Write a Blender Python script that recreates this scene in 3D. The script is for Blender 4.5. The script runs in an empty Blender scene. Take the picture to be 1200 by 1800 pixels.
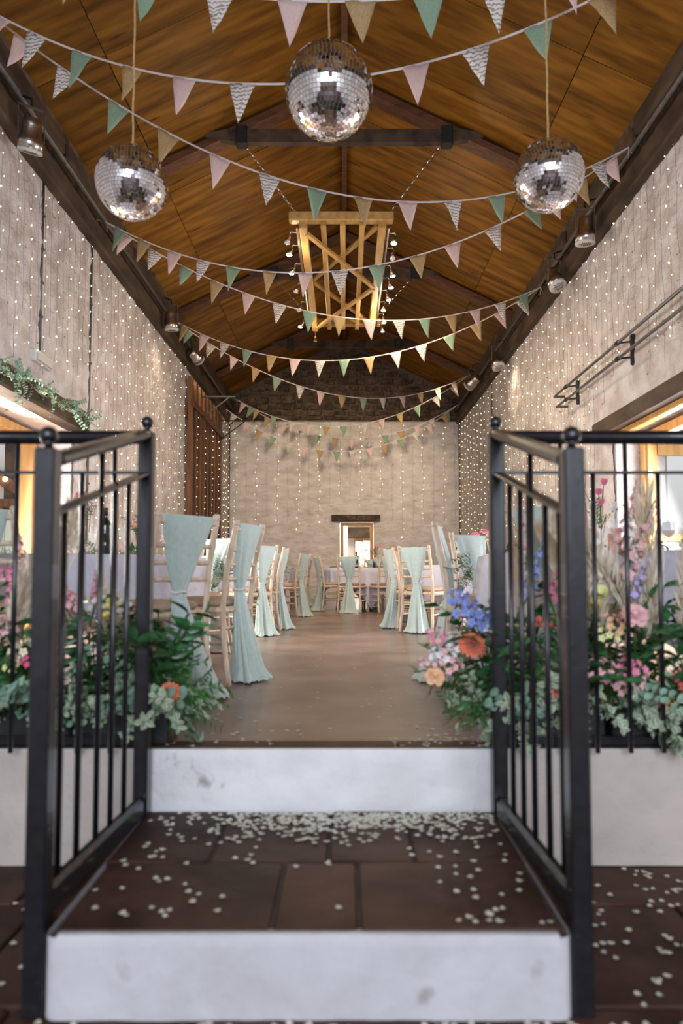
import bpy, math, random
from mathutils import Vector, Matrix, noise
random.seed(11)
R = math.radians
PI = math.pi
SC = bpy.context.scene
COL = SC.collection

# ------------------------------------------------------------------ camera
cam_d = bpy.data.cameras.new('camera')
cam = bpy.data.objects.new('camera', cam_d)
COL.objects.link(cam)
cam.location = (0, 0, .64)
cam.rotation_euler = (R(93), 0, 0)
cam_d.sensor_fit = 'VERTICAL'
cam_d.sensor_height = 36
cam_d.sensor_width = 24
cam_d.lens = 24
cam_d.shift_x = -5 / 1800
cam_d.shift_y = 47 / 1800
cam_d.clip_start = .05
cam_d.dof.use_dof = True
cam_d.dof.focus_distance = 9.0
cam_d.dof.aperture_fstop = 1.7
SC.camera = cam

# ------------------------------------------------------------------ world
W = bpy.data.worlds.new('sky')
SC.world = W
W.use_nodes = True
W.node_tree.nodes['Background'].inputs[0].default_value = (.80, .90, 1.0, 1)
W.node_tree.nodes['Background'].inputs[1].default_value = 1.1

# ------------------------------------------------------------------ daylight through the openings
def area(name, loc, rot, sx, sy, watts, col):
    l = bpy.data.lights.new(name, 'AREA')
    l.shape = 'RECTANGLE'
    l.size = sx
    l.size_y = sy
    l.energy = watts
    l.color = col
    o = bpy.data.objects.new(name, l)
    COL.objects.link(o)
    o.location = loc
    o.rotation_euler = rot
    return o
area('entrance_daylight', (0, -4.75, 2.6), (R(68), 0, 0), 4.0, 2.6, 300, (.80, .88, 1.0))
area('side_doorway_daylight', (-3.78, 6.05, 1.25), (0, R(-68), 0), 1.9, 1.7, 165, (1.0, .95, .88))
area('glazed_door_daylight', (3.80, 6.45, 1.25), (0, R(68), 0), 1.9, 1.7, 115, (.97, .97, 1.0))
area('far_room_light', (.4, 19.6, 2.30), (0, 0, 0), 1.2, 1.6, 110, (1.0, .93, .82))

# ------------------------------------------------------------------ exposure
SC.view_settings.view_transform = 'Standard'
SC.view_settings.look = 'None'
SC.view_settings.gamma = 1
SC.view_settings.use_curve_mapping = False
SC.view_settings.exposure = .55

# ------------------------------------------------------------------ materials
def srgb(r, g, b):
    return tuple(((c / 255) / 12.92 if c / 255 <= .04045 else ((c / 255 + .055) / 1.055) ** 2.4) for c in (r, g, b))

def pm(name, c1, c2=None, scale=8, rough=.6, bump=0, stretch=(1, 1, 1), metal=0, detail=5, bscale=None,
       lo=.35, hi=.65, vary=0, sheen=0, trans=0, alpha=1, emit=0, coat=0, spec=None, bdist=.02, spots=None):
    m = bpy.data.materials.new(name)
    m.use_nodes = True
    nt = m.node_tree
    b = nt.nodes['Principled BSDF']
    c2 = c2 or c1
    b.inputs['Roughness'].default_value = rough
    b.inputs['Metallic'].default_value = metal
    b.inputs['Base Color'].default_value = (*c1, 1)
    if sheen: b.inputs['Sheen Weight'].default_value = sheen
    if trans: b.inputs['Transmission Weight'].default_value = trans
    if coat: b.inputs['Coat Weight'].default_value = coat
    if spec is not None: b.inputs['Specular IOR Level'].default_value = spec
    if alpha < 1: b.inputs['Alpha'].default_value = alpha
    if emit:
        b.inputs['Emission Color'].default_value = (*c1, 1)
        b.inputs['Emission Strength'].default_value = emit
    if c1 != c2 or bump or vary:
        tc = nt.nodes.new('ShaderNodeTexCoord')
        mp = nt.nodes.new('ShaderNodeMapping')
        mp.inputs['Scale'].default_value = stretch
        nt.links.new(tc.outputs['Object'], mp.inputs['Vector'])
        if vary:
            oi = nt.nodes.new('ShaderNodeObjectInfo')
            cm = nt.nodes.new('ShaderNodeCombineXYZ')
            ml = nt.nodes.new('ShaderNodeMath')
            ml.operation = 'MULTIPLY'
            ml.inputs[1].default_value = 37
            nt.links.new(oi.outputs['Random'], ml.inputs[0])
            for k in range(3): nt.links.new(ml.outputs[0], cm.inputs[k])
            nt.links.new(cm.outputs[0], mp.inputs['Location'])
        n = nt.nodes.new('ShaderNodeTexNoise')
        n.inputs['Scale'].default_value = scale
        n.inputs['Detail'].default_value = detail
        nt.links.new(mp.outputs[0], n.inputs['Vector'])
        rp = nt.nodes.new('ShaderNodeValToRGB')
        rp.color_ramp.elements[0].position = lo
        rp.color_ramp.elements[1].position = hi
        rp.color_ramp.elements[0].color = (*c1, 1)
        rp.color_ramp.elements[1].color = (*c2, 1)
        nt.links.new(n.outputs['Fac'], rp.inputs[0])
        out = rp.outputs[0]
        if vary:
            hs = nt.nodes.new('ShaderNodeHueSaturation')
            mr = nt.nodes.new('ShaderNodeMapRange')
            mr.inputs['To Min'].default_value = 1 - vary
            mr.inputs['To Max'].default_value = 1 + vary
            nt.links.new(oi.outputs['Random'], mr.inputs['Value'])
            nt.links.new(mr.outputs[0], hs.inputs['Value'])
            nt.links.new(out, hs.inputs['Color'])
            out = hs.outputs[0]
        if spots:                       # scuffs and stains: (scale, threshold, colour, stretch)
            mp3 = nt.nodes.new('ShaderNodeMapping')
            mp3.inputs['Scale'].default_value = spots[3]
            nt.links.new(tc.outputs['Object'], mp3.inputs['Vector'])
            n3 = nt.nodes.new('ShaderNodeTexNoise')
            n3.inputs['Scale'].default_value = spots[0]
            n3.inputs['Detail'].default_value = 7
            nt.links.new(mp3.outputs[0], n3.inputs['Vector'])
            r3 = nt.nodes.new('ShaderNodeMapRange')
            r3.inputs['From Min'].default_value = spots[1]
            r3.inputs['From Max'].default_value = spots[1] + .07
            nt.links.new(n3.outputs['Fac'], r3.inputs['Value'])
            mx = nt.nodes.new('ShaderNodeMix')
            mx.data_type = 'RGBA'
            nt.links.new(r3.outputs[0], mx.inputs['Factor'])
            nt.links.new(out, mx.inputs['A'])
            mx.inputs['B'].default_value = (*spots[2], 1)
            out = mx.outputs['Result']
        nt.links.new(out, b.inputs['Base Color'])
        if bump:
            n2 = n
            if bscale:
                n2 = nt.nodes.new('ShaderNodeTexNoise')
                n2.inputs['Scale'].default_value = bscale
                n2.inputs['Detail'].default_value = 6
                nt.links.new(mp.outputs[0], n2.inputs['Vector'])
            bp = nt.nodes.new('ShaderNodeBump')
            bp.inputs['Strength'].default_value = bump
            bp.inputs['Distance'].default_value = bdist
            nt.links.new(n2.outputs['Fac'], bp.inputs['Height'])
            nt.links.new(bp.outputs[0], b.inputs['Normal'])
    return m

M = {}
M['plaster'] = pm('whitewashed_plaster', (.54, .465, .435), (.76, .715, .70), 4, .9, .9, (1, 1, 1), bscale=26, bdist=.03, detail=9, spots=(9, .70, (.17, .13, .11), (1, 1, .6)))
M['plaster_end'] = pm('whitewashed_end_wall', (.62, .55, .51), (.78, .73, .70), 2.5, .9, .7, (1, 1, 2.2), bscale=5, bdist=.06, detail=8)
M['white_paint'] = pm('white_masonry_paint', (.64, .62, .62), (.77, .765, .78), 5, .75, .55, bscale=9, bdist=.03, lo=.2, hi=.6, spots=(7, .68, (.32, .29, .27), (1, 1, .7)))
M['paint_in_warm_light'] = pm('white_masonry_paint_in_warm_light', (.46, .40, .36), (.57, .49, .44), 3, .8, .5, bscale=9, bdist=.03)  # same white wall, its dimmer warm light put into the colour
M['greyer_paint'] = pm('greyer_white_masonry_paint', (.43, .415, .43), (.55, .535, .56), 5, .75, .4, bscale=9, bdist=.03, lo=.2, hi=.6, spots=(6, .68, (.36, .33, .33), (1, 1, .8)))  # greyer white for the riser of the lower step
M['ply'] = pm('plywood', (.100, .040, .004), (.33, .150, .020), 1.7, .5, .15, (.7, 5, 5), vary=.32, lo=.3, hi=.72, spec=.15, spots=(1.6, .63, (.07, .025, .004), (.6, 3.5, 1)), detail=8)
M['ply_back'] = pm('roof_underlay', (.06, .03, .012))
M['dark_wood'] = pm('old_dark_timber', (.030, .018, .011), (.10, .062, .036), 5, .75, .5, (1, .35, 1), detail=9)
M['red_wood'] = pm('stained_red_timber', (.075, .024, .010), (.15, .055, .022), 5, .6, .3, (.5, 4, 4))
M['pine'] = pm('golden_pine', (.44, .25, .07), (.60, .37, .125), 4, .5, .15, (3, .6, 3), vary=.12)
M['oak'] = pm('orange_oak', (.52, .27, .08), (.66, .38, .13), 5, .45, .1, (3, 3, .4))
M['slat_wood'] = pm('brown_stained_slat', (.10, .038, .012), (.22, .09, .03), 4, .5, .2, (3, 3, .3), vary=.25)
M['plank'] = pm('honey_plank', (.55, .29, .10), (.68, .40, .16), 4, .5, .1, (.4, 4, 4), vary=.1)
M['stone'] = pm('rubble_stone', (.05, .032, .020), (.155, .102, .068), 7, .95, .9, bscale=14, vary=.3, bdist=.03)
M['mortar'] = pm('lime_mortar', (.10, .072, .052), (.15, .112, .086), 12, .95, .6)
M['floor'] = pm('polished_brown_concrete', (.175, .110, .082), (.29, .20, .158), 2.2, .30, .12, bscale=16, detail=9, bdist=.01)
M['flag'] = pm('brown_flagstone', (.034, .014, .009), (.085, .040, .028), 4, .6, .5, bscale=6, vary=.18, detail=8, spec=.25)
M['flag_joint'] = pm('flagstone_joint', (.06, .045, .035), (.10, .08, .065), 20, .9)
M['iron'] = pm('black_gloss_iron', (.006, .006, .009), (.012, .012, .016), 30, .32, .12, bscale=60, bdist=.004, coat=.3)
M['mirror'] = pm('mirror_tile', (.93, .93, .95), rough=.03, metal=1)
M['ball_core'] = pm('grey_ball_core', (.34, .33, .33), rough=.6)
M['twine'] = pm('jute_twine', (.42, .27, .12), (.55, .38, .18), 60, .9)
M['cord'] = pm('white_cotton_tape', (.72, .66, .66), rough=.8)
M['f_pink'] = pm('blush_cotton', (.66, .46, .43), (.74, .54, .50), 90, .9, sheen=.2)
M['f_green'] = pm('sage_green_cotton', (.22, .33, .22), (.28, .39, .27), 90, .9, sheen=.2)
M['f_burlap'] = pm('burlap', (.36, .23, .10), (.60, .42, .21), 140, .95, .4, (1, 1, 2.2))
def lace_mat():
    m = bpy.data.materials.new('white_lace_over_taupe')
    m.use_nodes = True
    nt = m.node_tree
    b = nt.nodes['Principled BSDF']
    b.inputs['Roughness'].default_value = .9
    tc = nt.nodes.new('ShaderNodeTexCoord')
    w = nt.nodes.new('ShaderNodeTexWave')
    w.bands_direction = 'Z'
    w.inputs['Scale'].default_value = 11
    w.inputs['Distortion'].default_value = 5.5
    w.inputs['Detail'].default_value = 2
    w.inputs['Detail Scale'].default_value = 3.2
    nt.links.new(tc.outputs['Object'], w.inputs['Vector'])
    rp = nt.nodes.new('ShaderNodeValToRGB')
    rp.color_ramp.elements[0].position = .18
    rp.color_ramp.elements[1].position = .42
    rp.color_ramp.elements[0].color = (.30, .25, .21, 1)
    rp.color_ramp.elements[1].color = (.76, .70, .66, 1)
    nt.links.new(w.outputs['Fac'], rp.inputs[0])
    nt.links.new(rp.outputs[0], b.inputs['Base Color'])
    return m
M['f_lace'] = lace_mat()
M['sash'] = pm('sage_chiffon', (.48, .59, .55), (.54, .65, .61), 40, .75, sheen=.4)
M['limewash'] = pm('limewashed_beech', (.58, .42, .28), (.78, .64, .50), 9, .45, .15, (4, 4, .8))
M['cushion'] = pm('oatmeal_seat_pad', (.42, .30, .21), (.50, .37, .27), 60, .9)
M['pearl'] = pm('pearl_band', (.80, .74, .72), rough=.25)
M['cloth'] = pm('white_table_linen', (.66, .64, .76), (.72, .70, .81), 30, .8, sheen=.2)
M['steel'] = pm('brushed_steel', (.50, .47, .44), (.62, .59, .56), 40, .28, metal=1)
M['lens_rim'] = pm('frosted_rim', (.62, .60, .58), rough=.6)
M['black'] = pm('black_plastic', (.012, .012, .013), (.02, .02, .02), 30, .45)
M['conduit'] = pm('galvanised_conduit', (.12, .115, .11), (.19, .18, .17), 20, .45, metal=.6)
M['wire'] = pm('light_wire', (.17, .13, .10), rough=.6)
def emat(name, c, s):
    m = pm(name, c, rough=.4, emit=s)
    m.cycles.emission_sampling = 'NONE'
    return m
M['bulb'] = emat('warm_fairy_bulb', (1.0, .78, .42), 4.5)
M['bulb_bright'] = emat('warm_fairy_bulb_bright', (1.0, .85, .56), 9)
M['bulb_off'] = pm('unlit_clear_bulb', (.30, .25, .20), rough=.2)
M['lamp_on'] = emat('lit_spot_lens', (1.0, .86, .58), 14)
M['lamp_hot'] = emat('brightest_spot_lens', (1.0, .84, .50), 60)
M['lamp_off'] = pm('unlit_spot_lens', (.75, .72, .66), rough=.2)
M['led_green'] = emat('green_led', (.1, 1, .3), 8)
M['white_plastic'] = pm('white_plastic', (.70, .68, .66), (.74, .72, .70), 20, .5)
M['red_sign'] = pm('red_sign', (.65, .02, .03), rough=.5)
M['leaf_dark'] = pm('glossy_dark_leaf', (.014, .075, .022), (.040, .16, .045), 30, .35, vary=.3)
M['leaf_fern'] = pm('feathery_green', (.03, .13, .025), (.08, .25, .05), 30, .6, vary=.3)
M['leaf_grey'] = pm('grey_green_leaf', (.17, .27, .19), (.28, .38, .28), 40, .6, vary=.2)
M['leaf_cream'] = pm('cream_leaf_edge', (.56, .60, .40), (.62, .66, .46), 40, .6)
M['leaf_euc'] = pm('eucalyptus_leaf', (.13, .24, .17), (.24, .36, .27), 30, .6, vary=.25)
M['stem'] = pm('green_stem', (.06, .14, .03), rough=.6)
M['twig'] = pm('pale_twig', (.45, .34, .20), rough=.8)
M['pampas'] = pm('pampas_plume', (.76, .65, .48), (.88, .78, .62), 30, .95, sheen=.5)
for n, c in dict(coral=(.78, .20, .10), blush=(.82, .47, .47), peach=(.85, .50, .28), pink=(.80, .25, .38), hot_pink=(.75, .10, .28),
                 blue=(.24, .33, .74), white=(.82, .80, .76), yellow=(.80, .66, .20), butter=(.80, .78, .36), lilac=(.50, .42, .72), purple=(.22, .08, .40), berry=(.80, .12, .09), cream=(.82, .72, .52)).items():
    M['p_' + n] = pm(n + '_petal', tuple(x * .9 for x in c), tuple(min(1, x * 1.1) for x in c), 40, .65, sheen=.2)
M['petal'] = pm('pale_confetti_petal', (.62, .60, .46), (.78, .76, .68), 9, .8, vary=.15)
M['glass'] = pm('clear_glass', (.85, .88, .90), rough=.03, alpha=.16)
M['wine'] = pm('rose_wine', (.85, .42, .28), rough=.05, alpha=.75)
M['bottle'] = pm('dark_green_bottle', (.008, .012, .008), rough=.08, coat=.5)
M['label'] = pm('bottle_label', (.72, .70, .66), rough=.7)
M['red_box'] = pm('red_box', (.55, .02, .03), rough=.5)
M['purple_glass'] = pm('dark_purple_bottle', (.05, .01, .06), rough=.1, coat=.5)
M['gold'] = pm('gold_metal', (.75, .52, .22), rough=.3, metal=1)
M['chalk'] = pm('chalk_lettering', (.20, .18, .16), rough=.9)
M['white_wall'] = pm('smooth_white_wall', (.80, .78, .74), (.84, .82, .79), 2, .8)
M['paving'] = pm('outdoor_paving', (.55, .52, .48), (.62, .60, .56), 3, .8)
M['mint'] = pm('pale_mint_board', (.50, .62, .58), rough=.7)

# ------------------------------------------------------------------ mesh helpers
class MB:
    def __init__(s):
        s.v = []; s.f = []; s.m = []
    def face(s, idx, m=0):
        s.f.append(idx); s.m.append(m)
    def quadpts(s, pts, m=0):
        b = len(s.v); s.v += [tuple(p) for p in pts]; s.face(tuple(range(b, b + len(pts))), m)
    def box(s, c, d, rot=None, m=0, taper=1):
        b = len(s.v)
        hx, hy, hz = d[0] / 2, d[1] / 2, d[2] / 2
        c = Vector(c)
        for z in (-1, 1):
            k = taper if z > 0 else 1
            for x, y in ((-1, -1), (1, -1), (1, 1), (-1, 1)):
                p = Vector((x * hx * k, y * hy * k, z * hz))
                if rot is not None: p = rot @ p
                s.v.append(tuple(c + p))
        for q in ((3, 2, 1, 0), (4, 5, 6, 7), (0, 1, 5, 4), (1, 2, 6, 5), (2, 3, 7, 6), (3, 0, 4, 7)):
            s.face(tuple(b + i for i in q), m)
        return s
    def cbox(s, c, d, ch=.01, rot=None, m=0):
        """box with chamfered edges"""
        hx, hy, hz = d[0] / 2, d[1] / 2, d[2] / 2
        b = len(s.v); c = Vector(c); ch = min(ch, hx * .9, hy * .9, hz * .9)
        ring = lambda ix, iy: [(-ix, -iy + ch), (-ix + ch, -iy), (ix - ch, -iy), (ix, -iy + ch), (ix, iy - ch), (ix - ch, iy), (-ix + ch, iy), (-ix, iy - ch)]
        lv = [(hx - ch, hy - ch, -hz), (hx, hy, -hz + ch), (hx, hy, hz - ch), (hx - ch, hy - ch, hz)]
        for ix, iy, z in lv:
            for x, y in ring(ix, iy):
                p = Vector((x, y, z))
                if rot is not None: p = rot @ p
                s.v.append(tuple(c + p))
        for k in range(3):
            for i in range(8):
                j = (i + 1) % 8
                s.face((b + k * 8 + i, b + k * 8 + j, b + k * 8 + 8 + j, b + k * 8 + 8 + i), m)
        s.face(tuple(b + i for i in range(7, -1, -1)), m)
        s.face(tuple(b + 24 + i for i in range(8)), m)
        return s
    def bar(s, a, b, w, h, m=0, up=(0, 0, 1), ch=0):
        a = Vector(a); b = Vector(b); d = b - a; L = d.length; x = d.normalized()
        u = Vector(up)
        if abs(x.dot(u)) > .98: u = Vector((0, 1, 0))
        y = u.cross(x).normalized(); z = x.cross(y)
        rot = Matrix((x, y, z)).transposed()
        (s.cbox((a + b) / 2, (L, w, h), ch, rot, m) if ch else s.box((a + b) / 2, (L, w, h), rot, m))
        return s
    def tube(s, pts, r, n=8, m=0, cap=True):
        pts = [Vector(p) for p in pts]
        rs = r if isinstance(r, (list, tuple)) else [r] * len(pts)
        b = len(s.v); ref = None
        for i, p in enumerate(pts):
            d = (pts[min(i + 1, len(pts) - 1)] - pts[max(i - 1, 0)]).normalized()
            if ref is None:
                ref = Vector((0, 0, 1)) if abs(d.z) < .9 else Vector((1, 0, 0))
            y = ref.cross(d)
            if y.length < 1e-4: y = Vector((0, 1, 0)).cross(d)
            y.normalize(); z = d.cross(y); ref = z
            for k in range(n):
                a = 2 * PI * k / n
                s.v.append(tuple(p + rs[i] * (math.cos(a) * y + math.sin(a) * z)))
        for i in range(len(pts) - 1):
            for k in range(n):
                j = (k + 1) % n
                s.face((b + i * n + k, b + i * n + j, b + (i + 1) * n + j, b + (i + 1) * n + k), m)
        if cap and n > 2:
            s.face(tuple(b + k for k in range(n - 1, -1, -1)), m)
            e = b + (len(pts) - 1) * n
            s.face(tuple(e + k for k in range(n)), m)
        return s
    def lathe(s, prof, n=16, c=(0, 0, 0), rot=None, m=0):
        b = len(s.v); c = Vector(c)
        for r, z in prof:
            for k in range(n):
                a = 2 * PI * k / n
                p = Vector((max(r, 1e-4) * math.cos(a), max(r, 1e-4) * math.sin(a), z))
                if rot is not None: p = rot @ p
                s.v.append(tuple(c + p))
        for i in range(len(prof) - 1):
            for k in range(n):
                j = (k + 1) % n
                s.face((b + i * n + k, b + i * n + j, b + (i + 1) * n + j, b + (i + 1) * n + k), m)
        s.face(tuple(b + k for k in range(n - 1, -1, -1)), m)
        e = b + (len(prof) - 1) * n
        s.face(tuple(e + k for k in range(n)), m)
        return s
    def ball(s, c, r, n=12, m=0, sc=(1, 1, 1)):
        pr = []
        h = max(4, n // 2)
        b0 = len(s.v)
        for i in range(h + 1):
            a = -PI / 2 + PI * i / h
            pr.append((r * math.cos(a), r * math.sin(a)))
        s.lathe(pr, n, (0, 0, 0), None, m)
        for i in range(b0, len(s.v)):
            p = s.v[i]
            s.v[i] = (c[0] + p[0] * sc[0], c[1] + p[1] * sc[1], c[2] + p[2] * sc[2])
        return s
    def octa(s, c, r, m=0):
        b = len(s.v)
        for d in ((1, 0, 0), (-1, 0, 0), (0, 1, 0), (0, -1, 0), (0, 0, 1.3), (0, 0, -1.3)):
            s.v.append((c[0] + d[0] * r, c[1] + d[1] * r, c[2] + d[2] * r))
        for q in ((0, 2, 4), (2, 1, 4), (1, 3, 4), (3, 0, 4), (2, 0, 5), (1, 2, 5), (3, 1, 5), (0, 3, 5)):
            s.face(tuple(b + i for i in q), m)
    def leaf(s, base, d, nrm, L, w, m=0, m2=None, cup=.15, shape='oval'):
        """a folded leaf blade with a rim in a second material if given"""
        base = Vector(base); d = Vector(d).normalized(); nrm = Vector(nrm)
        sd = d.cross(nrm)
        if sd.length < 1e-3: sd = d.cross(Vector((.3, .5, .8)))
        sd.normalize(); nn = sd.cross(d)
        prof = ((.0, .05), (.25, .8), (.55, 1.0), (.8, .62), (1.0, .0)) if shape == 'oval' else ((0, .05), (.35, .85), (.65, 1.0), (.9, .75), (1.0, .0))
        if shape == 'lance': prof = ((0, .05), (.25, .9), (.5, .8), (.8, .35), (1, 0))
        rows = []
        for t, ww in prof:
            ctr = base + d * (L * t) - nn * (cup * L * t * t)
            hw = w * ww / 2
            rows.append((ctr - sd * hw + nn * hw * .35, ctr, ctr + sd * hw + nn * hw * .35, hw))
        b = len(s.v)
        if m2 is None:
            for a, c, e, _ in rows: s.v += [tuple(a), tuple(c), tuple(e)]
            for i in range(len(rows) - 1):
                q = b + i * 3
                s.face((q, q + 1, q + 4, q + 3), m); s.face((q + 1, q + 2, q + 5, q + 4), m)
        else:
            for a, c, e, _ in rows: s.v += [tuple(a), tuple(a.lerp(c, .38)), tuple(c), tuple(e.lerp(c, .38)), tuple(e)]
            for i in range(len(rows) - 1):
                q = b + i * 5
                for k, mm in enumerate((m2, m, m, m2)):
                    s.face((q + k, q + k + 1, q + k + 6, q + k + 5), mm)
    def mesh(s, name, mats, smooth=False):
        me = bpy.data.meshes.new(name)
        me.from_pydata(s.v, [], s.f)
        if not isinstance(mats, (list, tuple)): mats = [mats]
        for x in mats: me.materials.append(M[x] if isinstance(x, str) else x)
        if len(mats) > 1: me.polygons.foreach_set('material_index', s.m)
        if smooth: me.polygons.foreach_set('use_smooth', [True] * len(s.f))
        me.update()
        return me
    def build(s, name, mats, parent=None, smooth=False, loc=(0, 0, 0), rot=(0, 0, 0)):
        return ob(name, s.mesh(name, mats, smooth), parent, loc, rot)

def ob(name, me, parent=None, loc=(0, 0, 0), rot=(0, 0, 0), sc=None):
    o = bpy.data.objects.new(name, me)
    COL.objects.link(o)
    o.location = loc
    o.rotation_euler = rot
    if sc is not None: o.scale = (sc, sc, sc) if not isinstance(sc, (tuple, list)) else sc
    if parent is not None: o.parent = parent
    return o

def tag(o, label=None, cat=None, group=None, kind=None):
    if label: o['label'] = label
    if cat: o['category'] = cat
    if group: o['group'] = group
    if kind: o['kind'] = kind
    return o

def thing(name, label, cat, loc=(0, 0, 0), rz=0, group=None):
    return tag(ob(name, None, None, loc, (0, 0, rz)), label, cat, group)

def struct(o, label=None):
    o['kind'] = 'structure'
    if label: o['label'] = label
    return o
def rotm(ax, deg): return Matrix.Rotation(R(deg), 3, ax)
def U(a, b): return random.uniform(a, b)

# ------------------------------------------------------------------ setting: sizes
WX = 3.1           # half width of the hall
YE = 18.0          # end wall
YB = -4.5          # entrance wall behind
LOW = -.413        # lower floor
TREAD = -.217      # step
EDGE = 2.53        # edge of the raised floor
WT = 4.66          # top of the plastered side walls
def roof_z(x): return 6.9 - .49 * abs(x)

# hall floor
b = MB(); b.box((0, (EDGE + .14 + YE) / 2, -.03), (2 * WX + .8, YE - EDGE - .14, .06))
fl = struct(b.build('floor', 'floor'), 'polished brown concrete floor of the hall')
for x0, x1 in ((-3.5, -1.9), (-1.9, -.75), (-.742, .19), (.198, .9), (.908, 2.1), (2.108, 3.5)):
    MB().cbox(((x0 + x1) / 2, EDGE + .088, -.028), (x1 - x0 - .006, .098, .06), .006).build('edging_stone', 'flag', fl)

# lower floor with flagstones
b = MB(); b.box((0, (YB + EDGE + .3) / 2, LOW - .06), (7, EDGE + .3 - YB, .06))
lf = struct(b.build('floor_lower', 'flag_joint'), 'dark flagstone floor below the steps')
y = -4.4
k = 0
while y < EDGE - .02:
    d = (.52, .44, .60, .48)[k % 4]
    d = min(d, EDGE - y)
    x = -3.4 + (k % 3) * -.23
    j = 0
    while x < 3.4:
        w = (.62, .48, .74, .55, .66)[(j * 2 + k) % 5]
        if y > -1.2:
            MB().cbox((x + w / 2, y + d / 2, LOW - .02), (w - .010, d - .010, .04 + U(-.003, .003)), .006).build('flagstone', 'flag', lf)
        x += w; j += 1
    if y <= -1.2:
        MB().box((0, y + d / 2, LOW - .02), (7, d - .01, .036)).build('flagstone', 'flag', lf)
    y += d; k += 1

# rough painted wall of the raised floor, its front is the upper riser
def lump(p, k):
    return noise.noise(Vector(p) * k) * .6 + noise.noise(Vector(p) * k * 2.3) * .3 + noise.noise(Vector(p) * k * 5.1) * .16
def rough_wall(b, x0, x1, y, z0, z1, thick, amp=.006, nx=60, nz=8, seed=3):
    base = len(b.v)
    for i in range(nx + 1):
        for j in range(nz + 1):
            x, z = x0 + (x1 - x0) * i / nx, z0 + (z1 - z0) * j / nz
            e = .006 if j == nz else 0
            b.v.append((x, y + amp * lump((x, seed, z), 7) + e, z + (.004 * lump((x, seed + 4, 0), 9) if j == nz else 0)))
    for i in range(nx):
        for j in range(nz):
            a = base + i * (nz + 1) + j
            b.face((a, a + nz + 1, a + nz + 2, a + 1))
    b.box(((x0 + x1) / 2, y + .008 + min(thick, .03) / 2, (z0 + z1) / 2), (x1 - x0, min(thick, .03), z1 - z0 - .001))
def skin(b, fn, u0, u1, z0, z1, step, hole=None):
    """lumpy rendered surface; fn(u, z, d) places a point d proud of the wall"""
    nu, nz = int((u1 - u0) / step), int((z1 - z0) / step)
    base = len(b.v)
    for i in range(nu + 1):
        for j in range(nz + 1):
            u, z = u0 + (u1 - u0) * i / nu, z0 + (z1 - z0) * j / nz
            d = .022 + .030 * lump((u + z * .35, z0, z * .75), 5.5) + .010 * noise.noise(Vector((u * 17, 3, z * 12)))
            b.v.append(fn(u, z, max(d, .001)))
    for i in range(nu):
        for j in range(nz):
            u, z = u0 + (u1 - u0) * (i + .5) / nu, z0 + (z1 - z0) * (j + .5) / nz
            if hole and hole[0] - step * .5 < u < hole[1] + step * .5 and z < hole[2] + step * .5: continue
            a = base + i * (nz + 1) + j
            b.face((a, a + 1, a + nz + 2, a + nz + 1))
b = MB(); rough_wall(b, -WX, WX, EDGE, LOW, .0, .03, nx=260, nz=18)
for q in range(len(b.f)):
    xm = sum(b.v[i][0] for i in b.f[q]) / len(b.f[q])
    if (xm < -.74 or xm > .585) and len(b.f[q]) == 4: b.m[q] = 2  # flanks beyond the posts: dimmer warm light painted in
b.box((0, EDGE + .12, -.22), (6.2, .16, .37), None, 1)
struct(b.build('wall_retaining', ['white_paint', 'flag_joint', 'paint_in_warm_light'], smooth=True), 'white painted low wall under the raised floor')

# lower step with stone treads
st = thing('stone_step', 'white fronted step paved with brown flagstones between the railings', 'step', (-.078, 1.67, LOW))
SX0, SX1 = -.638, .622
b = MB(); rough_wall(b, SX0 + .03, SX1 - .03, 0, 0, .193, .80, .006, 110, 14, 8)
for sx in (SX0, SX1):      # rounded corners and sides
    s = -1 if sx < 0 else 1
    pts = [(sx - s * .03 + s * .03 * math.sin(a), .03 - .03 * math.cos(a)) for a in [i * PI / 10 for i in range(6)]] + [(sx, .86)]
    for (xa, ya), (xb, yb) in zip(pts[:-1], pts[1:]):
        q = [(xa, ya, 0), (xb, yb, 0), (xb, yb, .191), (xa, ya, .191)]
        b.quadpts(q if s > 0 else q[::-1])
b.build('riser', 'greyer_paint', st, True)
def slab(x0, x1, y0, y1):
    rr = [((x0 + x1) / 2, (y0 + y1) / 2)]
    MB().cbox((rr[0][0], rr[0][1], .178), (x1 - x0 - .008, y1 - y0 - .008, .036 + U(-.003, .003)), .006).build('tread_stone', 'flag', st)
MB().box((0, .45, .168), (SX1 - SX0 - .02, .80, .034)).build('joint_bed', 'flag_joint', st)
for x0, x1 in ((SX0, -.10), (-.10, .115), (.115, SX1)): slab(x0 + (.012 if x0 == SX0 else 0), x1 - (.012 if x1 == SX1 else 0), .024, .415)
for x0, x1 in ((SX0 - .05, SX0), (SX1, SX1 + .04)):
    MB().box(((x0 + x1) / 2, .49, .08), (x1 - x0, .73, .16)).build('side_kerb', 'flag_joint', st)
    MB().cbox(((x0 + x1) / 2, .49, .178), (x1 - x0 - .002, .73, .036), .004).build('tread_stone', 'flag', st)
for x0, x1 in ((SX0, -.33), (-.33, .03), (.03, .29), (.29, SX1)): slab(x0, x1, .415, .855)

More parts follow.
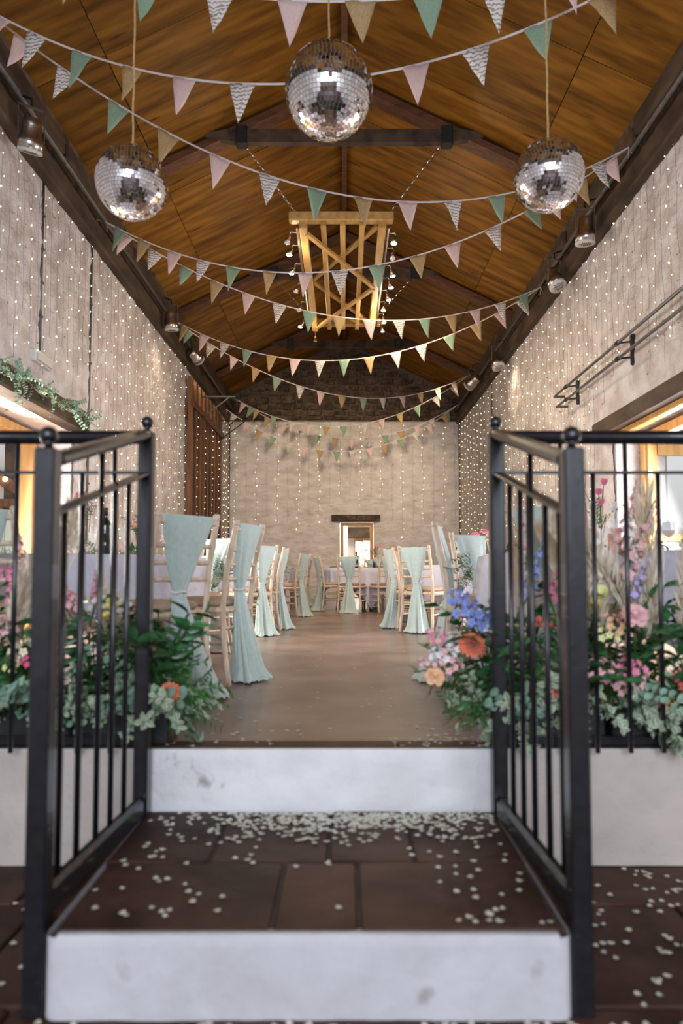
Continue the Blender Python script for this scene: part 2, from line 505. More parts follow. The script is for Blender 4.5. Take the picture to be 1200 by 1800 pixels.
# side walls with door openings; outer face thickness .55
def wall_side(sg, name, y0, y1, ztop):
    b = MB()
    T = .55
    xc = sg * (WX + T / 2)
    def seg(a, c, z0, z1): b.box((xc, (a + c) / 2, (z0 + z1) / 2), (T, c - a, z1 - z0))
    seg(YB, y0, LOW, WT); seg(y1, YE + .5, -.05, WT); seg(y0, y1, ztop, WT)
    seg(YB, YE + .5, WT, 5.4)
    skin(b, lambda u, z, d: (sg * (WX - d), u, z), 4.6, YE, 0, WT, .045, (y0, y1, ztop))
    return struct(b.build(name, 'plaster'))
LD0, LD1 = 5.05, 7.68
RD0, RD1 = 5.5, 7.72
tag(wall_side(-1, 'wall_left', LD0, LD1, 2.28), 'rough whitewashed stone wall left of the tables')
tag(wall_side(1, 'wall_right', RD0, RD1, 2.26), 'rough whitewashed stone wall right of the tables')

# end wall with its doorway
DX0, DX1, DZ = -.12, .78, 2.03
b = MB()
def seg(x0, x1, z0, z1): b.box(((x0 + x1) / 2, YE + .25, (z0 + z1) / 2), (x1 - x0, .5, z1 - z0))
seg(-WX - .02, DX0, -.05, 4.72); seg(DX1, WX + .02, -.05, 4.72); seg(DX0, DX1, DZ, 4.72)
skin(b, lambda u, z, d: (u, YE - d * .8, z), -WX, WX, 0, 4.70, .06, (DX0, DX1, DZ))
we = struct(b.build('wall_end', 'plaster_end'), 'whitewashed end wall with the small doorway')
b = MB(); b.box((0, YE + .02, 4.71), (2 * WX, .12, .03)); b.build('ledge', 'conduit', we)
# gable of rubble stone
b = MB()
v = [(-WX - .05, 4.73), (WX + .05, 4.73), (WX + .05, 5.4), (0, 6.95), (-WX - .05, 5.4)]
for yy in (YE + .07, YE + .5): b.quadpts([(x, yy, z) for x, z in v])
gb = b.build('gable_mortar', 'mortar', we)
z = 4.74
row = 0
while z < 6.75:
    h = U(.10, .22)
    x = -WX + U(-.2, 0)
    while x < WX:
        w = U(.18, .42)
        xa, xb = max(x, -WX), min(x + w, WX)
        top = min(roof_z(xa), roof_z(xb)) - .02
        zb = min(z + h, top)
        if zb - z > .06 and xb - xa > .08:
            g = .014
            j = lambda: U(-.034, .030)
            P = [(xa + g + j(), z + g + j()), (xb - g + j(), z + g + j()), (xb - g + j(), zb - g + j()), (xa + g + j(), zb - g + j())]
            yf = YE + U(.01, .045)
            m = MB()
            cx_, cz_ = sum(p[0] for p in P) / 4, sum(p[1] for p in P) / 4
            m.v = [(px, YE + .08, pz) for px, pz in P] + [(px + (cx_ - px) * .12, yf, pz + (cz_ - pz) * .15) for px, pz in P]
            for i in range(4):
                k = (i + 1) % 4
                m.face((i, k, k + 4, i + 4))
            m.face((4, 5, 6, 7))
            m.build('gable_stone', 'stone', we)
        x += w
    z += h; row += 1

# entrance wall behind the camera, open to the daylight
b = MB()
def segb(x0, x1, z0, z1): b.box(((x0 + x1) / 2, YB - .15, (z0 + z1) / 2), (x1 - x0, .3, z1 - z0))
segb(-WX - .5, -2.6, LOW, 5.4); segb(2.6, WX + .5, LOW, 5.4); segb(-2.6, 2.6, 4.0, 5.4); segb(-2.6, 2.6, LOW, 1.0)
b.quadpts([(-3.6, YB - .01, 5.4), (3.6, YB - .01, 5.4), (0, YB - .01, 6.95)])
struct(b.build('wall_entrance', 'plaster'), 'whitewashed entrance wall with wide opening')

# ------------------------------------------------------------------ roof
b = MB()
for s in (-1, 1):
    q = [(0, YB - .3, 6.96), (s * 3.7, YB - .3, 6.96 - .49 * 3.7), (s * 3.7, YE + .5, 6.96 - .49 * 3.7), (0, YE + .5, 6.96)]
    b.quadpts(q if s < 0 else q[::-1])
ce = struct(b.build('ceiling', 'ply_back'), 'pitched plywood ceiling with old timber collars')
SL = math.sqrt(1 + .49 ** 2)
ang = math.atan(.49)
meshes = {}
def sheet_mesh(L, w):
    k = (round(L, 3), round(w, 3))
    if k not in meshes:
        meshes[k] = MB().box((0, 0, 0), (L - .008, w - .008, .014)).mesh('plywood_sheet', 'ply')
    return meshes[k]
BR = 2.36                        # horizontal distance of the long joint from the ridge
y = YB
while y < YE:
    w = min(1.22, YE - y)
    for s in (-1, 1):
        for x0, x1 in ((.03, BR), (BR, WX + .02)):
            L = (x1 - x0) * SL
            xm = s * (x0 + x1) / 2
            o = ob('plywood_sheet', sheet_mesh(L, w), ce, (xm, y + w / 2, roof_z(xm) + .02 + U(-.004, .004)), (R(U(-.15, .15)), s * ang, 0 if random.random() < .5 else PI))
            if o.rotation_euler.z != 0: o.rotation_euler = (0, -s * ang, PI)
    y += w
b = MB(); b.box((0, (YB + YE) / 2, 6.84), (.07, YE - YB, .20)); b.build('ridge_beam', 'red_wood', ce)
for yc in (.85, 4.55, 8.28, 12.15, 15.9):
    for s in (-1, 1):
        b = MB()
        b.bar((s * .04, yc, roof_z(0) - .11), (s * (WX + .05), yc, roof_z(WX) - .11), .085, .20, up=(0, 1, 0))
        b.build('rafter', 'red_wood', ce)
    # collar with tapered ends
    b = MB()
    x1, x0 = 1.72, 1.30
    zt, zb = 6.14, 5.97
    pr = [(-x0, zb), (x0, zb), (x1, zb + .07), (x1, zb + .12), (1.45, zt), (-1.45, zt), (-x1, zb + .12), (-x1, zb + .07)]
    n = len(pr)
    b.v = [(x, yc - .12, z) for x, z in pr] + [(x, yc - .04, z) for x, z in pr]
    b.face(tuple(range(n))); b.face(tuple(range(2 * n - 1, n - 1, -1)))
    for i in range(n):
        k = (i + 1) % n
        b.face((k, i, i + n, k + n))
    co = b.build('collar_beam', 'dark_wood', ce)
    for s in (-1, 1):
        MB().cbox((s * 1.27, yc - .08, 6.06), (.14, .13, .24), .01).build('collar_bracket', 'black', co)

# timber and pipes along the wall tops
for s, nm in ((-1, 'left'), (1, 'right')):
    b = MB(); b.cbox((s * (WX - .06), (YB + YE) / 2, WT + .10), (.16, YE - YB - .02, .24), .02)
    wp = struct(b.build('trim_%d' % (1 if s < 0 else 2), 'dark_wood'), 'dark timber wall plate on the %s wall' % nm)
    y = YB + .1
    while y < YE - .2:
        L = min(U(1.9, 2.7), YE - .05 - y)
        MB().cbox((s * (WX - .10 + U(-.015, .015)), y + L / 2, WT + .50 + U(-.02, .02)), (.12, L - .05, .22), .03).build('eaves_plank', 'dark_wood', wp)
        y += L
    b = MB(); b.box((s * (WX + .0), (YB + YE) / 2, WT + .5), (.14, YE - YB, .7)); b.build('eaves_stone', 'stone', wp)
    b = MB(); b.tube([(s * (WX - .17), YB + .1, WT + .30), (s * (WX - .17), YE - .05, WT + .30)], .032, 10); b.build('eaves_pipe', 'conduit', wp, True)

# ------------------------------------------------------------------ doorways
def doorway(name, x, y0, y1, ztop, sg, label):
    """oak frame set into the thick side wall"""
    t = struct(ob(name, None), label)
    w = .10
    for yy in (y0 + w / 2, y1 - w / 2):
        MB().cbox((x, yy, ztop / 2 - .02), (.16, w, ztop - .02), .008).build('door_jamb', 'oak', t)
    MB().cbox((x, (y0 + y1) / 2, ztop - w / 2 - .02), (.16, y1 - y0 - 2 * w - .004, w), .008).build('door_head', 'oak', t)
    MB().cbox((x, (y0 + y1) / 2, .012), (.18, y1 - y0, .02), .004).build('threshold', 'oak', t)
    return t
d1 = doorway('door_1', -3.54, LD0 + .02, LD1 - .04, 2.26, -1, 'oak framed doorway under the ivy lintel')
d2 = doorway('door_2', 3.42, RD0 + .02, RD1 - .06, 2.24, 1, 'oak framed glazed doorway in the right wall')
# open glazed leaf of the right door
lfo = ob('door_leaf', None, d2, (3.36, RD1 - .17, 0), (0, 0, R(97)))
def leaf_part(c, d, nm='stile', mt='oak'): MB().cbox(c, d, .006).build(nm, mt, lfo)
leaf_part((-.01, -.06, 1.06), (.045, .11, 2.08)); leaf_part((-.01, -.84, 1.06), (.045, .11, 2.08))
leaf_part((-.01, -.45, 2.03), (.045, .66, .13)); leaf_part((-.01, -.45, .16), (.045, .66, .28)); leaf_part((-.01, -.45, 1.05), (.045, .66, .09))
MB().box((-.01, -.45, 1.55), (.008, .66, .90)).build('pane', 'glass', lfo)
MB().box((-.01, -.45, .65), (.008, .66, .70)).build('pane', 'glass', lfo)
MB().cbox((-.04, -.02, 1.75), (.012, .05, .10), .002).build('hinge', 'steel', lfo)
# lintels
def lintel(x, y0, y1, z0, z1, nm, label):
    b = MB(); n = 14
    for i in range(n):
        pass
    b.cbox((x, (y0 + y1) / 2, (z0 + z1) / 2), (.22, y1 - y0, z1 - z0), .02)
    return struct(b.build(nm, 'dark_wood'), label)
lintel(-WX + .05, 4.7, 7.82, 2.27, 2.50, 'trim_3', 'dark timber lintel over the left doorway')
lintel(WX - .05, 4.9, 8.05, 2.25, 2.42, 'trim_4', 'dark timber lintel over the right doorway')
# raw oak strip beneath right lintel
struct(MB().cbox((WX + .02, 6.45, 2.225), (.10, 2.4, .06), .008).build('trim_5', 'oak'), 'orange oak strip beneath the right lintel')
# end doorway
d3 = struct(ob('door_3', None), 'small oak framed doorway in the end wall')
for xx in (DX0 + .06, DX1 - .06): MB().cbox((xx, YE + .12, 1.0), (.08, .12, 2.0), .006).build('door_jamb', 'oak', d3)
MB().cbox(((DX0 + DX1) / 2, YE + .12, 1.97), (DX1 - DX0 - .2, .12, .07), .006).build('door_head', 'oak', d3)
tl = struct(MB().cbox((.30, YE - .03, 2.125), (1.28, .14, .17), .012).build('trim_6', 'dark_wood'), 'short dark lintel with chalked TOILETS over the end doorway')
cu = bpy.data.curves.new('lettering', 'FONT')
cu.body = 'TOILETS'; cu.size = .125; cu.extrude = .002; cu.align_x = 'CENTER'; cu.align_y = 'CENTER'
tmp = bpy.data.objects.new('tmp', cu); COL.objects.link(tmp)
bpy.context.view_layer.update()
me = bpy.data.meshes.new_from_object(tmp.evaluated_get(bpy.context.evaluated_depsgraph_get()))
bpy.data.objects.remove(tmp)
me.materials.clear(); me.materials.append(M['chalk'])
ob('lettering', me, tl, (.30, YE - .103, 2.125), (R(90), 0, 0))

# room beyond the end doorway
b = MB()
b.box((.4, 20.6, -.03), (4.4, 4.6, .06)); struct(b.build('floor_far', 'floor'), 'brown floor of the room behind the end doorway')
b = MB()
b.box((-.62, 20.0, 1.2), (.1, 3.0, 2.5)); b.box((2.6, 20.6, 1.2), (.1, 4.4, 2.5)); b.box((.4, 22.8, 1.2), (4.4, .1, 2.5)); b.box((-1.9, 20.6, 1.2), (.1, 4.4, 2.5))
b.box((-.05, 19.3, 1.2), (.30, .06, 2.5))
struct(b.build('wall_far', 'white_wall'), 'bright white walls of the room behind the end doorway')
b = MB(); b.box((.4, 20.6, 2.47), (4.4, 4.6, .06)); struct(b.build('ceiling_far', 'white_wall'), 'white ceiling of the room behind the end doorway')
struct(MB().cbox((.75, 21.9, 1.98), (2.4, .2, .34), .02).build('trim_7', 'dark_wood'), 'dark beam across the far room')
o = MB().cbox((.335, 20.2, 2.30), (.11, .02, .10), .004).build('hanging_sign', 'red_sign')
tag(o, 'small red sign hanging in the room behind the end doorway', 'sign')
MB().tube([(.335, 20.2, 2.34), (.335, 20.2, 2.445)], .006, 6).build('sign_rod', 'black', o)
for k, (x, y) in enumerate(((.78, 19.7), (.80, 20.3), (.80, 20.9), (.80, 21.4))):
    o = MB().lathe([(.05, 0), (.05, .01), (.04, .012)], 14).build('ceiling_downlight', 'lamp_on', None, False, (x, y, 2.428))
    tag(o, ('nearest', 'second', 'third', 'farthest')[k] + ' round ceiling spotlight glowing in the room behind the end doorway', 'ceiling light', 'downlights in the far room')
wr = thing('wall_mirror', 'tall bright mirror on the wall of the far room', 'mirror', (.62, 22.7, .95))
MB().box((0, 0, .35), (.50, .03, 1.0)).build('glass', 'mirror', wr)
for x in (-.27, .27): MB().box((x, -.01, .35), (.05, .05, 1.08)).build('frame_side', 'oak', wr)
for z in (-.17, .87): MB().box((0, -.01, z), (.50, .05, .05)).build('frame_rail', 'oak', wr)

# rooms and yard beyond the side doors
b = MB(); b.box((-5.2, 6.0, -.03), (3.1, 6.5, .06)); struct(b.build('floor_side', 'plank'), 'plank floor of the side room')
b = MB(); b.box((-6.6, 7.0, 1.6), (.1, 9.0, 3.3)); b.box((-5.2, 9.6, 1.6), (3.0, .1, 3.3))
wsd = struct(b.build('wall_side_room', 'white_wall'), 'white walls of the side room')
for k in range(9):
    MB().cbox((-5.1, 9.52, .1 + k * .155), (2.9, .03, .148), .004).build('wall_plank', 'plank', wsd)
MB().bar((-6.3, 9.40, 2.95), (-4.4, 9.40, 1.75), .14, .16, ch=.01).build('side_beam', 'slat_wood', wsd)
MB().cbox((-4.62, 9.42, 1.5), (.14, .14, 2.9), .01).build('side_post', 'dark_wood', wsd)
MB().cbox((-5.3, 9.42, 1.62), (2.2, .16, .12), .01).build('side_rail', 'slat_wood', wsd)
o = thing('festoon_bulb', 'small glowing bulb on the post seen through the left doorway', 'light bulb', (-4.66, 9.33, 1.95))
MB().ball((0, 0, 0), .035, 10).build('bulb', 'lamp_on', o, True); MB().lathe([(.015, .03), (.015, .07)], 8).build('socket', 'black', o)
b = MB(); b.box((6.7, 7.0, -.06), (6.0, 12, .06)); struct(b.build('ground_yard', 'paving'), 'pale paving outside the glazed door')
b = MB(); b.box((9.0, 8.0, 1.7), (.2, 14, 3.4)); b.box((6.5, 13.4, 1.7), (5, .2, 3.4)); struct(b.build('wall_yard', 'white_wall'), 'pale wall across the yard')
cn = thing('yard_canopy', 'dark canopy over the yard seen through the glazed door', 'canopy', (6.2, 10.6, 0))
MB().box((0, 0, 2.75), (3.6, 2.4, .10), rotm('X', 6)).build('roof', 'dark_wood', cn)
for sx in (-1.7, 1.7):
    for sy in (-1.0, 1.0): MB().box((sx, sy, 1.35), (.09, .09, 2.72)).build('post', 'dark_wood', cn)
mb = thing('mint_cupboard', 'pale mint painted board cupboard inside the left doorway', 'cupboard', (-4.12, 8.6, 0))
MB().cbox((0, 0, .72), (.44, .34, 1.44), .01).build('carcass', 'mint', mb)
for k in range(3): MB().cbox((-.147 + k * .147, -.178, .72), (.14, .016, 1.38), .004).build('board', 'mint', mb)

# ------------------------------------------------------------------ slatted timber screen on the left wall
sc = thing('slatted_screen', 'tall brown slatted timber screen on the left wall near the end', 'screen', (-WX, 13.0, 0))
n = 9
for k in range(n):
    y = .08 + k * .385
    MB().cbox((.12, y, 2.2), (.09, .15, 4.55), .012).build('slat', 'slat_wood', sc)
for z in (3.75, 1.0):
    MB().cbox((.045, 1.62, z), (.05, 3.3, .16), .01).build('cross_rail', 'slat_wood', sc)
MB().cbox((.19, 1.62, 3.95), (.04, 3.3, .12), .01).build('front_rail', 'slat_wood', sc)
for y in (.9, 3.1):
    bk = MB()
    bk.tube([(.16, y, 4.30), (.85, y, 4.30)], .018, 6); bk.tube([(.16, y, 3.85), (.75, y, 4.30)], .014, 6)
    bk.build('iron_bracket', 'black', sc)

# ------------------------------------------------------------------ fairy light curtains
def strand(parent, x, y, zt, zb, nx, ny, lit, rr):
    """one hanging wire; (nx, ny) points into the room"""
    tx, ty = -ny, nx
    pts = []
    z = zt; off = .050
    while z > zb:
        pts.append((x + nx * (off + rr.uniform(-.004, .006)) + tx * rr.uniform(-.02, .02), y + ny * (off + rr.uniform(-.004, .006)) + ty * rr.uniform(-.02, .02), z))
        z -= .22
    if len(pts) < 2: return
    b = MB(); b.tube(pts, .0017, 3, cap=False)
    bl = MB()
    z = zt - rr.uniform(.02, .14)
    while z > zb:
        i = min(int((zt - z) / .22), len(pts) - 2); f = (zt - z) / .22 - i
        p = Vector(pts[i]).lerp(Vector(pts[i + 1]), min(f, 1))
        sd = rr.choice((-1, 1)) * rr.uniform(.012, .04)
        q = p + Vector((tx * sd + nx * .012, ty * sd + ny * .012, -rr.uniform(.0, .02)))
        b.tube([p, q], .0018, 3, cap=False)
        bl.octa(q, .0062 if rr.random() < .8 else .009, 1 if rr.random() < .3 else 0)
        z -= rr.uniform(.11, .22)
    w = b.build('light_strand', 'wire', parent)
    o = bl.build('bulb_row', ['bulb', 'bulb_bright'] if lit else ['bulb_off', 'bulb_off'], w)
    o['kind'] = 'stuff'
rr = random.Random(5)
cl = thing('fairy_light_curtain', 'curtain of warm fairy lights down the left wall', 'string lights', (-WX, 11, WT), 0, 'fairy light curtains')
cr = thing('fairy_light_curtain', 'curtain of warm fairy lights down the right wall', 'string lights', (WX, 11, WT), 0, 'fairy light curtains')
cz = thing('fairy_light_curtain', 'spaced rows of warm fairy lights down the end wall', 'string lights', (0, YE, 4.7), 0, 'fairy light curtains')
i = 0
y = 5.0
while y < 17.95:
    over = LD0 - .4 < y < LD1 + .6
    zb = (2.56 + rr.uniform(0, .5)) if over else .9 + rr.uniform(-.2, .6)
    if 12.95 < y < 16.35:
        if i % 4 == 0:
            strand(cl, .16, y - 11, -.75 + rr.uniform(-.3, .0), zb - WT, 1, 0, True, rr)
    else:
        strand(cl, 0, y - 11, -.02, zb - WT, 1, 0, i % 2 == 0, rr)
    y += .15 if y < 11 else .19; i += 1
i = 0
y = 5.0
while y < 17.95:
    over = RD0 - .7 < y < RD1 + .5
    zb = (2.5 + rr.uniform(0, .7)) if over else .9 + rr.uniform(-.2, .8)
    strand(cr, 0, y - 11, -.02, zb - WT, -1, 0, i % 2 == 0, rr)
    y += .155 if y < 13 else .20; i += 1
for i in range(22):
    x = -2.88 + i * .276
    strand(cz, x, 0, -.02, (1.55 if not (-.5 < x < 1.05) else 2.25) + rr.uniform(0, .5) - 4.7, 0, -1, i % 2 == 0, rr)

# ------------------------------------------------------------------ conduits, emergency light, pipe rail, par cans
def conduit(name, label, x, y, z0, z1):
    t = thing(name, label, 'conduit', (x, y, z0))
    MB().tube([(0, 0, 0), (0, 0, z1 - z0)], .016, 8).build('pipe', 'conduit', t, True)
    for k in range(1, 5):
        MB().cbox((0, 0, (z1 - z0) * k / 5), (.05, .045, .02), .003).build('clip', 'conduit', t)
conduit('wall_conduit', 'grey vertical conduit rising from the emergency light', -WX + .025, 6.78, 2.9, WT - .02)
conduit('wall_conduit', 'grey vertical conduit on the left wall past the ivy', -WX + .025, 8.12, 1.0, WT - .02)
conduit('wall_conduit', 'grey vertical conduit on the far right wall', WX - .025, 14.05, .6, WT - .02)
conduit('wall_conduit', 'dark pipe in the right corner of the end wall', WX - .06, YE - .06, .1, WT)
conduit('wall_conduit', 'dark pipe in the left corner of the end wall', -WX + .06, YE - .06, .1, WT)

em = thing('emergency_light', 'white bulkhead emergency light with green led on the left wall', 'light', (-WX, 6.78, 2.80))
MB().cbox((.04, 0, 0), (.08, .40, .12), .012).build('housing', 'white_plastic', em)
MB().cbox((.088, -.01, -.012), (.02, .34, .075), .006).build('diffuser', 'lens_rim', em)
MB().ball((.085, -.17, .045), .007, 8).build('led', 'led_green', em)

pr = thing('pipe_rail', 'double steel pipe rail on brackets along the right wall', 'rail', (WX, 7.5, 3.05))
for k, z in enumerate((.07, -.10)):
    b = MB()
    b.tube([(-.02, 1.92 - .12 * (k), z), (-.17, 1.92 - .12 * k, z), (-.17, 1.82, z), (-.17, -3.4, z)], .017, 8)
    b.build('pipe', 'conduit', pr, True)
for y in (1.35, -.35, -2.2):
    MB().cbox((-.03, y, -.02), (.05, .05, .34), .012).build('bracket_plate', 'black', pr)
    for z in (.07, -.10):
        b = MB(); b.tube([(-.03, y, z), (-.17, y + .06, z)], .010, 6); b.tube([(-.17, y + .03, z), (-.17, y + .09, z)], .026, 8); b.build('clamp', 'black', pr)

def par_can(x, y, z, yaw, tilt, label, lit=0, scale=1.0, aim=None):
    """steel par can hanging in its yoke; local -Z is where it shines"""
    t = thing('stage_spotlight', label, 'spotlight', (x, y, z), 0, 'steel spotlights on the wall plates')
    h = ob('lamp_head', None, t, (0, 0, 0), (R(tilt), 0, R(yaw)), scale)
    b = MB(); b.lathe([(.03, .16), (.075, .155), (.085, .10), (.088, .02), (.093, .015), (.093, .0), (.105, -.005), (.105, -.12)], 24)
    hb = b.build('body', 'steel', h, True)
    MB().lathe([(.107, -.125), (.107, -.105), (.10, -.10)], 24).build('rim', 'lens_rim', h, True)
    MB().lathe([(.098, -.118), (.02, -.112)], 24).build('lens', 'lamp_on' if lit else 'lens_rim', h)  # lens glow added along with the beam
    b = MB()
    for i in range(-3, 4):
        for j in range(-3, 4):
            if i * i + j * j < 10: b.box((i * .022 + (.011 if j % 2 else 0), j * .022, -.124), (.013, .013, .006))
    b.build('grille', 'black', h)
    if aim: h.rotation_euler = (Vector((x, y, z)) - Vector(aim)).to_track_quat('Z', 'Y').to_euler()
    sgn = 1 if x > 0 else -1
    b = MB()
    b.bar((.11, 0, -.02), (.11, 0, .28), .006, .03, up=(0, 1, 0)); b.bar((-.11, 0, -.02), (-.11, 0, .28), .006, .03, up=(0, 1, 0)); b.bar((-.113, 0, .28), (.113, 0, .28), .03, .006)
    b.build('yoke', 'conduit', t).rotation_euler = (0, 0, R(yaw))
    b = MB(); b.tube([(0, 0, .28), (0, 0, .36), (sgn * .12, 0, .40)], .012, 6); b.build('hook', 'black', t)
    if lit:  # beam added to warm and brighten the far walls
        l = bpy.data.lights.new('added_beam', 'SPOT'); l.energy = lit; l.color = (1.0, .80, .55); l.spot_size = R(84 if aim else 120); l.spot_blend = 1; l.shadow_soft_size = .28
        d = h.rotation_euler.to_matrix() @ Vector((0, 0, -.18 * scale))
        o = ob('added_beam', l, t, d, h.rotation_euler)
    return t
par_can(-2.82, 5.95, 4.57, 35, 22, 'large steel spotlight at the upper left near the first bunting', 0, 1.0)
par_can(-2.80, 10.85, 4.72, -10, 10, 'steel spotlight on the left wall plate where two buntings tie', 30, 1.05)
par_can(-2.80, 12.65, 4.74, -30, 25, 'steel spotlight above the slatted screen on the left', 300, 1.05, (-.3, YE, 2.8))
par_can(2.78, 7.68, 4.58, 0, 8, 'steel spotlight on the right wall plate below the right mirror ball', 0, 1.05)
par_can(2.80, 8.90, 4.56, 25, -28, 'shiny tilted steel spotlight on the right wall above the pipe rail', 0, 1.05)
par_can(2.80, 12.4, 4.56, 30, -28, 'tilted steel spotlight on the far right wall plate', 30, 1.1)
par_can(2.72, 14.3, 4.72, 30, -28, 'farthest steel spotlight on the right wall plate', 180, 1.15, (.3, YE, 2.8))

# ------------------------------------------------------------------ hanging light frame
fz = 5.08
FR = thing('hanging_light_frame', 'golden pine lattice frame with spot lamps hung on chains from the collars', 'light frame', (-.02, 8.4, fz))
FL = 3.6
MB().cbox((-.02, 0, .06), (1.32, .12, .12), .012).build('end_beam', 'pine', FR)
MB().cbox((.02, FL, .06), (1.30, .12, .12), .012).build('end_beam', 'pine', FR)
for x in (-.50, .50): MB().cbox((x, FL / 2, -.04), (.10, FL + .06, .10), .01).build('side_beam', 'pine', FR)
for x in (-.245, .0, .245): MB().cbox((x, FL / 2, -.03), (.07, FL + .04, .06), .008).build('lattice_slat', 'pine', FR)
for (xa, ya, xb, yb), z in (((-.46, .12, .46, 1.75), -.085), ((.46, .12, -.46, 1.75), .025), ((-.46, 1.80, .46, 3.45), .025), ((.46, 1.80, -.46, 3.45), -.085)):
    b = MB(); b.bar((xa, ya, z), (xb, yb, z), .065, .045, ch=.006); b.build('cross_brace', 'pine', FR)
for x in (-.585, .585):
    b = MB(); b.tube([(x, .1, -.02), (x, FL - .05, -.02)], .018, 8); b.build('lamp_conduit', 'steel', FR, True)
def spot_lamp(x, y, state, sg, head=(.25, .2)):
    l = ob('spot_lamp', None, FR, (x, y, -.03))
    b = MB(); b.tube([(0, 0, 0), (sg * .09, 0, .01), (sg * .10, 0, -.03)], .008, 6)
    rot = rotm('Y', sg * -head[0] * 57) @ rotm('X', head[1] * 57)
    b.lathe([(.012, 0), (.022, -.02), (.024, -.06), (.042, -.11)], 12, (sg * .10, 0, -.03), rot)
    b.build('lamp_body', 'steel', l, True)
    c = Vector((sg * .10, 0, -.03)) + rot @ Vector((0, 0, -.112))
    MB().ball(c, .040, 10, 0, (1, 1, .5)).build('lamp_lens', {0: 'lamp_off', 1: 'lamp_on', 2: 'lamp_hot'}[state], l, True)
    if state:
        q = bpy.data.lights.new('lamp_glow', 'SPOT' if state == 1 and y < 2.2 else 'POINT'); q.energy = 66 if q.type == 'SPOT' else 13; q.color = (1.0, .80, .55); q.shadow_soft_size = .04; 
        if q.type == 'SPOT': q.spot_size = R(170); q.spot_blend = 1
        ob('lamp_glow', q, l, c + rot @ Vector((0, 0, -.06)))
for y, s in ((.20, 0), (.55, 2), (1.10, 1), (1.75, 0), (2.45, 0), (3.2, 1)): spot_lamp(-.585, y, s, -1, (U(.1, .5), U(-.3, .3)))
for y, s in ((.22, 1), (.62, 0), (1.15, 1), (1.55, 1), (2.0, 1), (2.45, 1), (2.95, 1), (3.4, 0)): spot_lamp(.585, y, s, 1, (U(-.3, .3), U(-.3, .3)))
def chain(a, c, parent):
    a = Vector(a); c = Vector(c); n = int((c - a).length / .05)
    b = MB()
    d = (c - a).normalized(); p1 = d.cross(Vector((0, 1, 0))).normalized(); p2 = d.cross(p1)
    for i in range(n):
        m = a + (c - a) * ((i + .5) / n); pp = p1 if i % 2 else p2
        L = (c - a).length / n * .62
        pts = [m - d * L, m - d * L * .5 + pp * .014, m + d * L * .5 + pp * .014, m + d * L, m + d * L * .5 - pp * .014, m - d * L * .5 - pp * .014, m - d * L]
        b.tube(pts, .004, 4, cap=False)
    b.build('chain', 'steel', parent)
for xa, ya, xc, yc in ((-.56, .05, -1.22, -.15), (.56, .05, 1.22, -.15), (-.56, 3.55, -1.22, 3.70), (.56, 3.55, 1.22, 3.70)):
    chain((xa, ya, .10), (xc, yc, .90), FR)
b = MB(); b.tube([(-.50, 3.65, -.05), (-.50, 3.65, -.16)], .006, 6); b.ball((-.50, 3.65, -.18), .02, 8); b.lathe([(.012, -.19), (.035, -.26), (.0, -.262)], 8, (-.50, 3.65, 0)); b.build('hanging_charm', 'gold', FR)

# ------------------------------------------------------------------ mirror balls
def mirror_ball(c, r, rows, label, seed):
    rr = random.Random(seed)
    zt = roof_z(c[0]) - .03
    if abs(c[0]) < .1: zt = 6.72
    t = thing('mirror_ball', label, 'mirror ball', c, 0, 'mirror balls hung over the steps')
    MB().ball((0, 0, 0), r * .985, 40).build('core', 'ball_core', t, True)
    b = MB()
    for i in range(rows):
        a0 = -PI / 2 + PI * i / rows; a1 = -PI / 2 + PI * (i + 1) / rows; am = (a0 + a1) / 2
        n = max(5, int(round(2 * PI * math.cos(am) * rows / PI)))
        ph = rr.random()
        for k in range(n):
            th = 2 * PI * (k + ph) / n
            nrm = Vector((math.cos(am) * math.cos(th), math.cos(am) * math.sin(th), math.sin(am)))
            nrm = (nrm + Vector((rr.gauss(0, .017), rr.gauss(0, .017), rr.gauss(0, .017)))).normalized()
            ctr = Vector((math.cos(am) * math.cos(th), math.cos(am) * math.sin(th), math.sin(am))) * r
            e1 = Vector((0, 0, 1)).cross(nrm).normalized(); e2 = nrm.cross(e1)
            hw = PI * math.cos(am) * r / n * .89; hh = PI * r / rows / 2 * .89
            b.quadpts([ctr - e1 * hw - e2 * hh, ctr + e1 * hw - e2 * hh, ctr + e1 * hw + e2 * hh, ctr - e1 * hw + e2 * hh])
    o = b.build('mirror_tiles', 'mirror', t); o['kind'] = 'stuff'
    MB().lathe([(.03, r - .01), (.03, r + .012), (.008, r + .018), (.008, r + .03)], 12).build('hanger_cap', 'steel', t, True)
    n = 40
    b = MB(); b.tube([(.002 * math.sin(i * 1.7), .002 * math.cos(i * 1.3), r + .02 + (zt - c[2] - r - .02) * i / n) for i in range(n + 1)], .0055, 6)
    b.build('twine', 'twine', t)
mirror_ball((-.088, 3.75, 3.385), .25, 36, 'largest mirror ball hanging in the middle above the steps', 1)
mirror_ball((-1.20, 3.75, 2.85), .20, 34, 'smaller mirror ball hanging on the left', 2)
mirror_ball((1.155, 3.75, 2.893), .195, 34, 'smaller mirror ball hanging on the right', 3)

